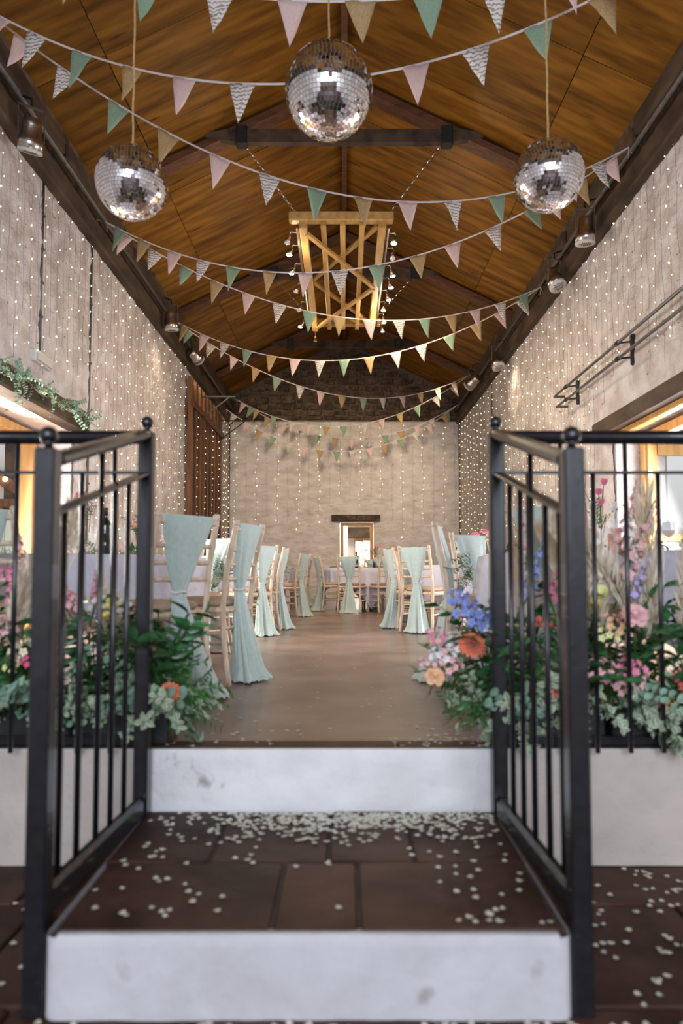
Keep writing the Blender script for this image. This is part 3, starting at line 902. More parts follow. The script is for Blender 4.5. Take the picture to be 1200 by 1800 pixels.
# ------------------------------------------------------------------ bunting
CT, ST_ = math.cos(R(3)), math.sin(R(3))
def to_px(X, Y, Z):
    z = Z - .64
    d = Y * CT + z * ST_
    return 605 + 1200 * X / d
FM = dict(P='f_pink', L='f_lace', G='f_green', B='f_burlap')
def bunting(label, A, B_, sag, flags, seed):
    """cotton tape sagging between two tie points; flags at distances found along the tape"""
    rr = random.Random(seed)
    A = Vector(A); B_ = Vector(B_)
    if A.x > B_.x: A, B_ = B_, A
    N = 240
    P = [A.lerp(B_, i / N) - Vector((0, 0, 4 * sag * (i / N) * (1 - i / N))) for i in range(N + 1)]
    t = thing('bunting', label, 'bunting', A, 0, 'fabric bunting zigzagged across the hall')
    b = MB()
    for i in range(0, N, 4):
        p, q = P[i] - A, P[i + 4] - A
        b.bar(p, q, .004, .014)
    b.build('tape', 'cord', t)
    b = MB()
    for p, s in ((P[0], -1), (P[-1], 1)):
        b.tube([p - A, p - A + Vector((s * .12, 0, .03))], .006, 5); b.tube([p - A, p - A + Vector((0, .03, -.10))], .004, 4); b.tube([p - A, p - A + Vector((.02, -.02, -.08))], .004, 4)
    b.build('tie', 'cord', t)
    xs = [to_px(*p) for p in P]
    for x, c in flags:
        i = min(range(N), key=lambda k: abs(xs[k] - x))
        p = P[i]; d = (P[min(i + 2, N)] - P[max(i - 2, 0)]).normalized()
        dn = Vector((0, 0, -1)); dn = (dn - d * dn.dot(d)).normalized()
        dn = (dn * .85 + Vector((0, 0, -1)) * .15).normalized()
        nr = d.cross(dn)
        w, h = .19 * rr.uniform(.95, 1.06), .275 * rr.uniform(.95, 1.05)
        m = MB(); rows = 7
        cu = rr.uniform(-.035, .035); tw = rr.uniform(-.03, .03); sk = rr.uniform(-.012, .012)
        prev = None
        for r_ in range(rows + 1):
            f = r_ / rows; hw = w / 2 * (1 - f)
            row_ = []
            for u in (-1, -.4, .4, 1) if r_ < rows else (0,):
                q = d * (u * hw + sk * f) + dn * (h * f) + nr * (cu * f * f + tw * u * f * (1 - f) * 2 + .006 * math.sin(u * 3 + r_))
                if c in 'BL' and abs(u) == 1: q += d * rr.uniform(-.003, .003)
                m.v.append(tuple(q)); row_.append(len(m.v) - 1)
            if prev:
                if len(row_) == 4:
                    for k in range(3): m.face((prev[k], prev[k + 1], row_[k + 1], row_[k]))
                else:
                    for k in range(3): m.face((prev[k], prev[k + 1], row_[0]))
            prev = row_
        o = m.build('flag', FM[c], t, True, p - A)
        md = o.modifiers.new('thickness', 'SOLIDIFY'); md.thickness = .0016
def seqf(txt):
    return [(float(p[1:]), p[0]) for p in txt.split()]
pR0, pLm = (2.9, 3.9, 5.0), (-2.9, 4.0, 5.0)
pL0, pR1, pL1, pR2, pL2, pR3 = (-2.9, 5.17, 5.15), (2.9, 6.74, 4.99), (-2.9, 8.11, 4.93), (2.9, 9.88, 4.88), (-2.9, 11.43, 4.97), (2.9, 15.53, 5.25)
pL4, pR4, pL5 = (-2.75, 17.25, 5.11), (2.9, 17.28, 4.98), (-2.95, 16.91, 4.77)
bunting('nearest bunting crossing the top edge above the largest mirror ball', pR0, pLm, .90, seqf('B130 G262 L391 P513 B633 G755 L868 P990 B1085 P1166'), 1)
bunting('bunting tied behind the largest mirror ball, second from the front', pL0, pR0, 1.02, seqf('P4 L67 G147 B232 P327 L426 G528 B630 P731 L838 G944 B1054 P1165'), 2)
bunting('bunting passing behind both smaller mirror balls, third from the front', pL0, pR1, 1.03, seqf('P42 L122 G210 B295 P385 L471 G558 B640 P718 L796 G870 B945 P1000 L1048'), 3)
bunting('bunting rising rightwards past the right mirror ball to the wall', pR1, pL1, .94, seqf('P1068 B1014 P970 G935 L865 P797 B735 G663 L598 P536 B474 G411 L357 P306 B256 G212'), 4)
bunting('bunting in front of the rear of the pine light frame', pL1, pR2, .82, seqf('P222 L273 G328 B380 P436 L491 G544 B597 P648 L700 G746 B793 P835 L877 G918'), 5)
bunting('bunting just below the pine light frame', pR2, pL2, .89, seqf('L915 P877 B835 G789 L740 P694 B648 G605 L562 P519 B477 G434 L397 P359 B325'), 6)
bunting('bunting hanging in front of the stone gable', pL2, pR3, .91, seqf('G333 L371 P410 B449 G488 L527 P564 B601 G638 L673 P707 B738 G768 L797'), 7)
bunting('upper bunting just in front of the whitewashed end wall', pR3, pL4, .94, seqf('P429 B452 G482 L513 P543 B573 G604 L640 P669 B701 G732 L764 P796'), 8)
bunting('middle bunting just in front of the whitewashed end wall', pL4, pR4, .94, seqf('G442 B471 P500 L531 G559 B589 P618 L648 G676 B704 P731 L758 G783'), 9)
bunting('lowest bunting just in front of the whitewashed end wall', pR4, pL5, 1.13, seqf('L412 P434 B457 G481 L510 P536 B563 G591 L619 P649 B675 G702 L728 P753 B780'), 10)

# ------------------------------------------------------------------ iron railings
def railing(sg, xn, xf, label):
    yn, yf = 1.70, 2.47
    t = thing('iron_railing', label, 'railing', (xn, yn, LOW))
    o = Vector((xn, yn, LOW))
    def L(x, y, z): return Vector((x, y, z)) - o
    S = .051
    def post(x, y, z0, z1):
        p = MB().cbox(L(x, y, (z0 + z1) / 2), (S, S, z1 - z0), .004).build('newel_post', 'iron', t)
        b = MB(); b.lathe([(.012, 0), (.010, .012), (.016, .016)], 14, L(x, y, z1)); b.ball(L(x, y, z1 + .034), .0235, 20)
        b.build('ball_finial', 'iron', p, True)
    post(xn, yn, LOW, .955); post(xf, yf, TREAD, 1.160)
    xl = lambda y: xn + (xf - xn) * (y - yn) / (yf - yn)
    def slope(z0, z1, w, h, nm, rnd=False):
        a, c = L(xl(yn + S / 2), yn + S / 2, z0), L(xl(yf - S / 2), yf - S / 2, z1)
        b = MB(); b.bar(a, c, w, h, ch=min(w, h) * .3); b.build(nm, 'iron', t)
    slope(.932, 1.147, .052, .036, 'handrail'); slope(.795, 1.003, .04, .012, 'mid_rail'); slope(-.165, -.180, .04, .075, 'bottom_rail')
    for k, y in enumerate((1.80, 1.915, 2.05, 2.165, 2.285)):
        f = (y - yn) / (yf - yn)
        zt = (.915 + .215 * f) if k == 2 else (.79 + .208 * f)
        b = MB(); b.tube([L(xl(y), y, -.13 - .025 * f), L(xl(y), y, zt)], .0085, 10); b.build('baluster', 'iron', t, True)
    # level run along the edge of the raised floor
    x0, x1 = xf + sg * S / 2, sg * (WX - .02)
    b = MB(); b.tube([L(x0, yf, 1.140), L(x1, yf, 1.140)], .025, 16); b.build('top_rail', 'iron', t, True)
    b = MB(); b.bar(L(x0, yf, 1.010), L(x1, yf, 1.010), .03, .009); b.build('thin_rail', 'iron', t)
    b = MB(); b.bar(L(x0, yf + .09, .030), L(x1, yf + .09, .030), .035, .03); b.build('foot_rail', 'iron', t)
    x = xf + sg * .116; k = 1
    tall = {1: 0, 2: 1, 3: 0, 4: 1} if sg > 0 else {}
    while abs(x) < 2.75:
        tl_ = (k % 2 == 0) if sg > 0 else (k % 3 == 1)
        b = MB(); b.tube([L(x, yf + .09 * 0, .005), L(x, yf, 1.118 if tl_ else 1.006)], .0085, 10); b.build('baluster', 'iron', t, True)
        x += sg * .118; k += 1
    # far end support
    b = MB(); b.cbox(L(x1 - sg * .03, yf, .57), (S, S, 1.14), .004); b.build('end_post', 'iron', t)
railing(-1, -.742, -.720, 'black iron railing with ball finials left of the steps')
railing(1, .570, .552, 'black iron railing with ball finials right of the steps')

# ------------------------------------------------------------------ chairs
def bamboo(pts, r, n=10):
    """resample a path, with rings like bamboo nodes"""
    P = [Vector(p) for p in pts]
    out, rs = [], []
    L = sum((P[i + 1] - P[i]).length for i in range(len(P) - 1))
    st_ = []
    acc = 0
    for i in range(len(P) - 1):
        sl = (P[i + 1] - P[i]).length
        m = max(2, int(sl / .03))
        for k in range(m):
            st_.append((P[i].lerp(P[i + 1], k / m), acc + sl * k / m))
        acc += sl
    st_.append((P[-1], acc))
    nodes = [L * f for f in (.12, .3, .48, .66, .84)]
    for p, s in st_:
        out.append(p); rs.append(r)
    for nd in nodes:
        k = min(range(len(st_)), key=lambda q: abs(st_[q][1] - nd))
        rs[k] = r * 1.16
    return out, rs
CH = {}
def back_y(z):
    for (z0, y0), (z1, y1) in zip(((0, -.245), (.25, -.205), (.45, -.195), (.7, -.225)), ((.25, -.205), (.45, -.195), (.7, -.225), (.95, -.285))):
        if z <= z1: return y0 + (y1 - y0) * (z - z0) / (z1 - z0)
    return -.285
def mk_chair():
    for s in (-1, 1):
        pts = [(s * (.195 if z < .2 else .185), back_y(z), z) for z in (0, .12, .25, .35, .45, .58, .7, .82, .93)]
        b = MB(); p, r = bamboo(pts, .0165); b.tube(p, r, 10)
        b.lathe([(.0165, 0), (.020, .006), (.0135, .012), (.020, .022), (.012, .032)], 10, (s * .185, back_y(.93), .925))
        CH['post%d' % s] = b.mesh('back_post', 'limewash', True)
        b = MB(); p, r = bamboo([(s * .195, .205, 0), (s * .188, .195, .22), (s * .18, .185, .43)], .0155); b.tube(p, r, 10)
        CH['leg%d' % s] = b.mesh('leg', 'limewash', True)
        b = MB()
        for z in (.20, .30):
            p, r = bamboo([(s * .19, back_y(z), z), (s * .19, .2, z)], .010); b.tube(p, r, 8)
        CH['side%d' % s] = b.mesh('side_stretcher', 'limewash', True)
    for z in (.615, .70, .785, .905):
        b = MB(); p, r = bamboo([(-.185, back_y(z), z), (.185, back_y(z), z)], .0115 if z < .9 else .014); b.tube(p, r, 8)
        CH['rung%d' % int(z * 1000)] = b.mesh('back_rung', 'limewash', True)
    b = MB(); p, r = bamboo([(-.19, back_y(.33), .33), (.19, back_y(.33), .33)], .010); b.tube(p, r, 8)
    CH['rs'] = b.mesh('rear_stretcher', 'limewash', True)
    b = MB()
    for z in (.25, .34):
        p, r = bamboo([(-.19, .198, z), (.19, .198, z)], .010); b.tube(p, r, 8)
    CH['fs'] = b.mesh('front_stretcher', 'limewash', True)
    b = MB(); b.cbox((0, 0, .432), (.415, .425, .042), .016); CH['seat'] = b.mesh('seat', 'limewash')
    b = MB(); n = 24
    prof = [(.0, .455), (.93, .455), (1.0, .468), (1.0, .482), (.93, .497), (.7, .506), (0, .510)]
    base = len(b.v)
    for f, z in prof:
        for k in range(n):
            a = 2 * PI * k / n
            c, s = math.cos(a), math.sin(a)
            e = .5
            x = .19 * f * math.copysign(abs(c) ** e, c); y = .195 * f * math.copysign(abs(s) ** e, s)
            b.v.append((x, y + .005, z))
    for i in range(len(prof) - 1):
        for k in range(n):
            j = (k + 1) % n
            b.face((i * n + k, i * n + j, (i + 1) * n + j, (i + 1) * n + k))
    CH['pad'] = b.mesh('seat_pad', 'cushion', True)
mk_chair()
SASH = []
def mk_sash(seed, sweep):
    rr = random.Random(seed)
    b = MB(); n = 64
    zs = [.938, .93, .90, .86, .81, .76, .71, .66, .62, .585, .565, .55, .535, .515, .48, .43, .37, .31, .25, .19, .13, .08, .045, .022, .008]
    ph = [rr.uniform(0, 6.28) for _ in range(6)]
    kx = rr.uniform(-.02, .02)
    for z in zs:
        if z >= .55:
            f = (z - .55) / .385
            f2 = f ** .8
            w = .030 + .135 * f2; t = .026 + .010 * math.sin(PI * min(f, 1)); cy = back_y(z) - .004; cx_ = 0
            amp = .10 + .10 * (1 - f)
            if z > .925: t = .022; amp = .03; w -= .004 if z > .935 else 0
        else:
            f = 1 - z / .55
            w = .030 + .085 * f ** .75 + .03 * max(0, f - .85) * 6; t = .026 + .050 * f + .03 * max(0, f - .85) * 6
            cy = back_y(.55) - .004 - .055 * f ** 1.2 - sweep[1] * max(0, f - .4) ** 2; cx_ = kx * f + sweep[0] * f ** 1.5
            amp = .16 + .14 * f
        for k in range(n):
            a = 2 * PI * k / n
            g = 1 + amp * (.75 * math.cos(7 * a + ph[0] + z * 2.2) + .45 * math.cos(11 * a + ph[1] - z * 3) + .4 * math.cos(4 * a + ph[2] + z))
            if z > .6:
                x = w * math.copysign(abs(math.cos(a)) ** .7, math.cos(a)); y = t * math.sin(a) * g
            else:
                x = w * math.cos(a) * (1 + (g - 1) * .6); y = t * math.sin(a) * g
            b.v.append((cx_ + x, cy + y, z + (rr.uniform(-.004, .012) if z < .03 else 0)))
    for i in range(len(zs) - 1):
        for k in range(n):
            j = (k + 1) % n
            b.face((i * n + k, (i + 1) * n + k, (i + 1) * n + j, i * n + j))
    b.face(tuple(range(n)))
    me = b.mesh('drape', 'sash', True)
    c = MB()
    for k in range(20):
        a = 2 * PI * k / 20
        c.ball((.040 * math.cos(a), back_y(.55) - .004 + .033 * math.sin(a), .55 + .003 * math.sin(3 * a)), .0075, 6)
    for k in range(5): c.ball((.05 + .011 * k, back_y(.55) - .02, .556 + .003 * k), .0055, 6)
    SASH.append((me, c.mesh('pearl_band', 'pearl', True)))
for k, sw in enumerate(((.03, .0), (-.03, .03), (.09, .10), (0, .02))): mk_sash(20 + k, sw)
def chair(bx, by, dx, dy, label, slabel, var=0):
    """(bx, by): floor point under the back; (dx, dy): the way it faces"""
    l = math.hypot(dx, dy); dx /= l; dy /= l
    x, y = bx + dx * .21, by + dy * .21
    rz = math.atan2(-dx, dy)
    t = thing('chiavari_chair', label, 'chair', (x, y, 0), rz, 'limewashed chairs around the tables')
    for s in (-1, 1):
        ob('back_post', CH['post%d' % s], t); ob('leg', CH['leg%d' % s], t); ob('side_stretcher', CH['side%d' % s], t)
    for z in (615, 700, 785): ob('back_rung', CH['rung%d' % z], t)
    ob('top_rail', CH['rung905'], t); ob('rear_stretcher', CH['rs'], t); ob('front_stretcher', CH['fs'], t); ob('seat', CH['seat'], t); ob('seat_pad', CH['pad'], t)
    s = thing('chair_sash', slabel, 'sash', (x, y, 0), rz, 'sage sashes tied on the chairs')
    ob('drape', SASH[var][0], s); ob('pearl_band', SASH[var][1], s)

T1, T2, T3, T4, T5, T6, T7 = (-1.85, 4.50), (1.72, 3.98), (-2.0, 7.95), (1.78, 8.55), (-1.85, 11.0), (.42, 12.5), (-1.95, 14.4)
CHL = [
 # nearest left
 (-.845, 3.50, -.78, .63, 'chair beside the left newel post, its back to the steps', 'wide sage sash on the chair beside the left newel post, tail swept aside', 2),
 (-.635, 4.13, -.95, .29, 'second chair on the left of the aisle, turned to the table', 'sage sash on the second chair left of the aisle', 0),
 (-1.72, 3.20, -.1, 1, 'chair at the far left behind the flowers and railing', 'sage sash on the chair behind the far left railing', 1),
 (-1.08, 5.62, -.6, -.8, 'chair on the far side of the nearest left table', 'sage sash on the far side chair of the nearest left table', 3),
 (-.87, 7.20, -.88, .47, 'third chair on the left of the aisle', 'sage sash on the third chair left of the aisle', 1),
 (-.76, 8.05, -1, .05, 'fourth chair on the left of the aisle, just behind the third', 'sage sash on the fourth chair left of the aisle', 3),
 (-1.10, 9.10, -.7, -.9, 'chair on the far side of the second left table', 'sage sash on the far side chair of the second left table', 0),
 (-.66, 10.45, -.93, .36, 'chair at the third left table seen side on with its pad showing', 'sage sash on the side-on chair at the third left table', 1),
 (-1.08, 9.80, -.6, .8, 'chair with its back to us at the third left table', 'sage sash on the chair with its back to us at the third left table', 3),
 (-.80, 13.75, -.85, .4, 'distant chair at the farthest left table', 'sage sash on the distant chair at the farthest left table', 0),
 (-.42, 12.05, .93, .3, 'chair on the left of the round table before the end doorway', 'sage sash on the chair left of the table before the end doorway', 1),
 (.08, 11.38, .32, .95, 'chair backing onto the aisle at the table before the end doorway', 'sage sash on the chair in line with the end doorway', 3),
 (.74, 11.40, -.35, .92, 'chair on the right front of the table before the end doorway', 'sage sash on the right front chair of the table before the end doorway', 0),
 (.58, 13.55, -.1, -1, 'chair on the far side of the table before the end doorway', 'sage sash on the far side chair of the table before the end doorway', 1),
 (.645, 4.22, .975, -.22, 'tall nearest chair on the right of the aisle, seen edge on', 'sage sash on the nearest right aisle chair, trailing to the floor', 2),
 (.99, 5.12, .52, -.86, 'chair on the far side of the nearest right table', 'broad sage sash on the far side chair of the nearest right table', 3),
 (.93, 3.05, .75, .66, 'chair behind the right sloping railing at the nearest right table', 'sage sash on the chair behind the right sloping railing', 0),
 (1.95, 2.98, -.15, 1, 'chair behind the right level railing and pampas', 'sage sash on the chair behind the right level railing', 1),
 (.80, 7.55, .55, .83, 'second chair on the right of the aisle, back to us', 'sage sash on the second right aisle chair, tied in the middle', 0),
 (.60, 8.22, .97, .22, 'third chair on the right of the aisle, seen edge on', 'sage sash on the third right aisle chair', 1),
 (.86, 9.35, .8, -.6, 'chair on the far side of the second right table', 'sage sash on the far side chair of the second right table', 3),
]
for c in CHL: chair(*c)

# ------------------------------------------------------------------ tables and cloths
def table(c, r, label, clabel, rot, seed, half=None):
    rr = random.Random(seed)
    t = thing('round_table', label, 'table', (c[0], c[1], 0), rot, 'round banquet tables')
    MB().lathe([(r - .02, .715), (r, .72), (r, .738), (r - .01, .742)], 48).build('tabletop', 'plank', t)
    for k in range(4):
        a = PI / 4 + k * PI / 2
        b = MB(); b.tube([(r * .72 * math.cos(a), r * .72 * math.sin(a), 0), (r * .62 * math.cos(a), r * .62 * math.sin(a), .716)], .016, 8); b.build('leg', 'black', t)
    half = half or r + .36
    n = 160
    b = MB()
    rings = [0, .5, .9, .985, 1.0]
    ph = [rr.uniform(0, 6.28) for _ in range(3)]
    for f in rings:
        for k in range(n):
            a = 2 * PI * k / n
            b.v.append((r * 1.008 * f * math.cos(a), r * 1.008 * f * math.sin(a), .752 - (.006 if f == 1 else 0)))
    NR = 9
    for i in range(1, NR + 1):
        f = i / NR
        for k in range(n):
            a = 2 * PI * k / n
            sq = half / max(abs(math.cos(a)), abs(math.sin(a)))
            D = min(sq - r, .70)
            corner = max(0, (sq - r) / (half * 1.414 - r))
            fold = (.5 + .5 * math.cos(4 * a + PI)) ** 1.2
            amp = f * (.025 + .045 * fold)
            wv = .55 * math.cos(20 * a + ph[0]) + .45 * math.cos(33 * a + ph[1]) + .3 * math.cos(11 * a + ph[2])
            rad = r * 1.008 + .012 + amp * wv - .02 * f + .035 * f * fold
            b.v.append((rad * math.cos(a), rad * math.sin(a), .746 - D * f))
    m = len(rings) + NR
    for i in range(m - 1):
        for k in range(n):
            j = (k + 1) % n
            b.face((i * n + k, i * n + j, (i + 1) * n + j, (i + 1) * n + k))
    o = b.build('tablecloth', 'cloth', None, True, (c[0], c[1], 0), (0, 0, rot))
    tag(o, clabel, 'tablecloth', 'white round tablecloths')
table(T1, .915, 'round table behind the left railing', 'white cloth on the table behind the left railing', .35, 1, 1.24)
table(T2, .915, 'round table behind the right railing', 'white cloth on the table behind the right railing', .9, 2, 1.24)
table(T3, .915, 'second round table on the left', 'white cloth on the second left table', .4, 3)
table(T4, .915, 'second round table on the right', 'white cloth on the second right table', .2, 4)
table(T5, .915, 'third round table on the left', 'white cloth on the third left table', .8, 5)
table(T6, .78, 'round table in front of the end doorway', 'white cloth with hanging corner on the table before the end doorway', PI / 4 + .05, 6, 1.05)
table(T7, .915, 'farthest round table on the left', 'white cloth on the farthest left table', .5, 7)

# ------------------------------------------------------------------ sprigs and flowers (shared meshes)
def arc(L, bend, n=8, seed=0):
    rr = random.Random(seed)
    pts = []
    for i in range(n + 1):
        f = i / n
        a = bend * f
        pts.append(Vector((L * f * math.sin(a * .6) + rr.uniform(-.004, .004), rr.uniform(-.006, .006) * f, L * f * math.cos(a * .6))))
    return pts
def mk_sprig(kind, seed):
    rr = random.Random(seed)
    b = MB()
    if kind == 'ruscus':
        L = rr.uniform(.36, .46); P = arc(L, rr.uniform(.5, 1.3), 9, seed); b.tube(P, [.003] * 9 + [.0012], 4, 1, False)
        for i in range(2, 10):
            for s in (-1, 1):
                d = (P[i] - P[i - 1]).normalized() * .55 + Vector((rr.uniform(-.3, .3), s * .8, rr.uniform(-.2, .3)))
                b.leaf(P[i], d, Vector((1, 0, .5 + rr.uniform(-.6, .6))), rr.uniform(.055, .085), rr.uniform(.018, .026), 0, None, .2, 'lance')
        return b.mesh('ruscus_sprig', ['leaf_dark', 'stem'], True)
    if kind == 'fern':
        L = rr.uniform(.26, .34); P = arc(L, rr.uniform(.8, 1.6), 12, seed); b.tube(P, [.0022] * 13, 4, 1, False)
        for i in range(1, 13):
            f = i / 12; pl = .09 * (1 - f * .75)
            for s in (-1, 1):
                d = (Vector((rr.uniform(-.2, .2), s, .35)) + (P[min(i + 1, 12)] - P[i - 1]).normalized() * .5).normalized()
                e = P[i] + d * pl
                b.tube([P[i], e], [.0012, .0006], 3, 1, False)
                for q in range(1, 6):
                    p = P[i].lerp(e, q / 5)
                    for s2 in (-1, 1):
                        dd = d * .7 + Vector((s2 * .5, 0, s2 * .3 + .2))
                        b.leaf(p, dd, (1, .2, .3), rr.uniform(.016, .026), .0045, 0, None, .1, 'lance')
        return b.mesh('fern_frond', ['leaf_fern', 'stem'], True)
    if kind == 'pitto':
        L = rr.uniform(.20, .28); P = arc(L, rr.uniform(.4, 1.2), 7, seed); b.tube(P, [.003] * 8, 4, 2, False)
        for i in range(1, 8):
            for k in range(4):
                a = rr.uniform(0, 6.28)
                d = Vector((math.cos(a), math.sin(a), rr.uniform(.1, .8)))
                b.leaf(P[i], d, Vector((rr.uniform(-.3, .3), rr.uniform(-.3, .3), 1)), rr.uniform(.032, .05), rr.uniform(.017, .024), 0, 1, .1)
        return b.mesh('variegated_sprig', ['leaf_grey', 'leaf_cream', 'stem'], True)
    if kind == 'euc':
        L = rr.uniform(.28, .38); P = arc(L, rr.uniform(.6, 1.4), 9, seed); b.tube(P, [.0025] * 10, 4, 1, False)
        for i in range(1, 10):
            for s in (-1, 1):
                d = Vector((rr.uniform(-.4, .4), s, rr.uniform(0, .6)))
                b.leaf(P[i], d, Vector((rr.uniform(-.5, .5), 0, 1)), rr.uniform(.035, .05), rr.uniform(.026, .036), 0, None, .12, 'round')
        return b.mesh('eucalyptus_sprig', ['leaf_euc', 'stem'], True)
    if kind == 'broad':
        L = rr.uniform(.30, .40); P = arc(L, rr.uniform(.3, 1.0), 6, seed); b.tube(P, [.004] * 7, 4, 1, False)
        for i in range(1, 7):
            for s in (-1, 1):
                d = Vector((rr.uniform(-.5, .5), s, rr.uniform(.1, .7)))
                b.leaf(P[i], d, Vector((rr.uniform(-.6, .6), 0, 1)), rr.uniform(.06, .10), rr.uniform(.032, .048), 0, None, .2)
        return b.mesh('broad_leaf_sprig', ['leaf_dark', 'stem'], True)
    if kind == 'pampas':
        L = rr.uniform(.62, .78); P = arc(L, rr.uniform(.2, .55), 14, seed); b.tube(P, [.004] * 8 + [.0025] * 7, 5, 1, False)
        for i in range(420):
            f = rr.uniform(.38, 1.0)
            k = min(int(f * 14), 13); p = P[k].lerp(P[k + 1], f * 14 - k)
            a = rr.uniform(0, 6.28); w = .050 * math.sin(PI * min(1, (f - .33) / .72)) + .006
            d = Vector((math.cos(a) * .33, math.sin(a) * .33, 1))
            ll = rr.uniform(.05, .10)
            b.leaf(p + Vector((math.cos(a), math.sin(a), 0)) * w * rr.uniform(0, .6), d, (math.cos(a + 1.5), math.sin(a + 1.5), 0), ll, .006, 0, None, -.25, 'lance')
        return b.mesh('pampas_plume', ['pampas', 'twig'], True)
def petal_cup(b, c, ax, r0, L, w, n, open_, m, ph=0, curl=.25, rows=5):
    """a ring of cupped petals round axis ax"""
    ax = Vector(ax).normalized(); e1 = ax.orthogonal().normalized(); e2 = ax.cross(e1); c = Vector(c)
    for k in range(n):
        a = 2 * PI * k / n + ph
        rd = e1 * math.cos(a) + e2 * math.sin(a); tg = ax.cross(rd)
        prev = None
        for i in range(rows):
            f = i / (rows - 1)
            th = open_ * f
            p = c + rd * (r0 + L * f * math.sin(th)) + ax * (L * f * math.cos(th) - curl * L * f ** 3)
            hw = w / 2 * (.45 + .9 * math.sin(PI * (f * .72 + .12)))  * (1 if f < .99 else .7)
            row_ = [p - tg * hw + ax * hw * .18 - rd * hw * .35, p, p + tg * hw + ax * hw * .18 - rd * hw * .35]
            b.v += [tuple(q) for q in row_]
            if prev is not None:
                q = len(b.v) - 6
                b.face((q, q + 1, q + 4, q + 3), m); b.face((q + 1, q + 2, q + 5, q + 4), m)
            prev = row_
def mk_flower(kind, col):
    b = MB(); rr = random.Random(hash(kind + col) % 999)
    P = 'p_' + col
    if kind == 'rose':
        b.tube([(0, 0, -.16), (0, 0, -.005)], .0035, 5, 1)
        b.ball((0, 0, .008), .014, 10, 0, (1, 1, 1.2))
        for k, (r0, L, w, n, o) in enumerate(((.002, .028, .020, 4, .25), (.004, .034, .028, 5, .45), (.006, .040, .036, 5, .75), (.008, .044, .042, 6, 1.1), (.008, .046, .044, 6, 1.45))):
            petal_cup(b, (0, 0, -.004 - .002 * k), (0, 0, 1), r0, L, w, n, o, 0, k * .7, .1)
        for k in range(4): b.leaf((0, 0, -.008), (math.cos(k * 1.57), math.sin(k * 1.57), -.2), (0, 0, 1), .022, .008, 1)
        return b.mesh('rose', [P, 'stem'], True)
    if kind == 'dahlia':
        b.tube([(0, 0, -.18), (0, 0, -.005)], .0045, 5, 1)
        for k in range(9):
            el = 1.62 - k * .17
            petal_cup(b, (0, 0, .006), (0, 0, 1), .006, .050, .013, 8 + (8 - k), el, 0, k * .37, 0, 4)
        return b.mesh('dahlia', [P, 'stem'], True)
    if kind == 'spike':       # delphinium, stock
        b.tube([(0, 0, -.15), (.01, 0, .12), (.0, .01, .30)], [.004, .003, .0015], 5, 1)
        for k in range(22):
            f = k / 21; z = -.02 + .31 * f; a = k * 2.4; s = .021 * (1.15 - .75 * f)
            ax = Vector((math.cos(a), math.sin(a), .25))
            petal_cup(b, (.022 * (1.1 - f) * math.cos(a), .022 * (1.1 - f) * math.sin(a), z), ax, .001, s * 1.1, s * .95, 5, 1.25, 0, a, .1, 4)
            b.ball((.026 * (1.1 - f) * math.cos(a), .026 * (1.1 - f) * math.sin(a), z), .004, 6, 2)
        for k in range(4): b.leaf((0, 0, -.12 + .03 * k), (math.cos(k * 2), math.sin(k * 2), .6), (0, 0, 1), .07, .012, 1, None, .2, 'lance')
        return b.mesh('flower_spike', [P, 'stem', 'p_white'], True)
    if kind == 'cluster':     # alstroemeria / phlox head
        b.tube([(0, 0, -.18), (0, 0, 0)], .003, 5, 1)
        for k in range(9):
            a = k * 2.4; r = .012 * math.sqrt(k) ; c = (r * 1.6 * math.cos(a), r * 1.6 * math.sin(a), .02 - r * .5)
            b.tube([(0, 0, -.03), c], .0014, 4, 1, False)
            petal_cup(b, c, (math.cos(a) * .7, math.sin(a) * .7, .8), .001, .022, .014, 5, .95, 0, a, .1, 4)
            b.ball((c[0], c[1], c[2] + .006), .0035, 6, 2)
        return b.mesh('flower_cluster', [P, 'stem', 'p_pink'], True)
    if kind == 'daisy':
        b.tube([(0, 0, -.18), (0, 0, 0)], .002, 4, 1)
        for c in ((0, 0, 0), (.035, .01, -.015), (-.02, .03, -.02), (-.03, -.025, .005), (.015, -.035, -.01)):
            b.tube([(0, 0, -.06), c], .0012, 4, 1, False)
            petal_cup(b, c, (c[0] * 4, c[1] * 4, 1), .003, .014, .007, 10, 1.45, 0, 0, 0, 3)
            b.ball((c[0], c[1], c[2] + .002), .0055, 8, 2)
        return b.mesh('daisy_spray', [P, 'stem', 'p_yellow'], True)
    if kind == 'tulip':
        b.tube([(0, 0, -.2), (0, 0, 0)], .004, 5, 1)
        petal_cup(b, (0, 0, 0), (0, 0, 1), .004, .055, .044, 3, .42, 0, 0, -.05); petal_cup(b, (0, 0, 0), (0, 0, 1), .003, .052, .042, 3, .32, 0, 1.05, -.05)
        b.ball((0, 0, .02), .012, 8, 0)
        return b.mesh('cup_flower', [P, 'stem'], True)
    if kind == 'berry':
        b.tube([(0, 0, -.18), (0, 0, 0)], .0025, 4, 1)
        for k in range(7):
            a = k * 2.4; c = (.02 * math.cos(a) * (k > 0), .02 * math.sin(a) * (k > 0), .012 - .004 * k)
            b.tube([(0, 0, -.03), c], .0012, 4, 1, False); b.ball(c, .0095, 8, 0)
        return b.mesh('berry_spray', [P, 'stem'], True)
SPR = {k: [mk_sprig(k, 50 + i * 7 + j) for i in range(4)] for j, k in enumerate(('ruscus', 'fern', 'pitto', 'euc', 'broad', 'pampas'))}
FLW = {}
def flower(kind, col):
    if (kind, col) not in FLW: FLW[(kind, col)] = mk_flower(kind, col)
    return FLW[(kind, col)]
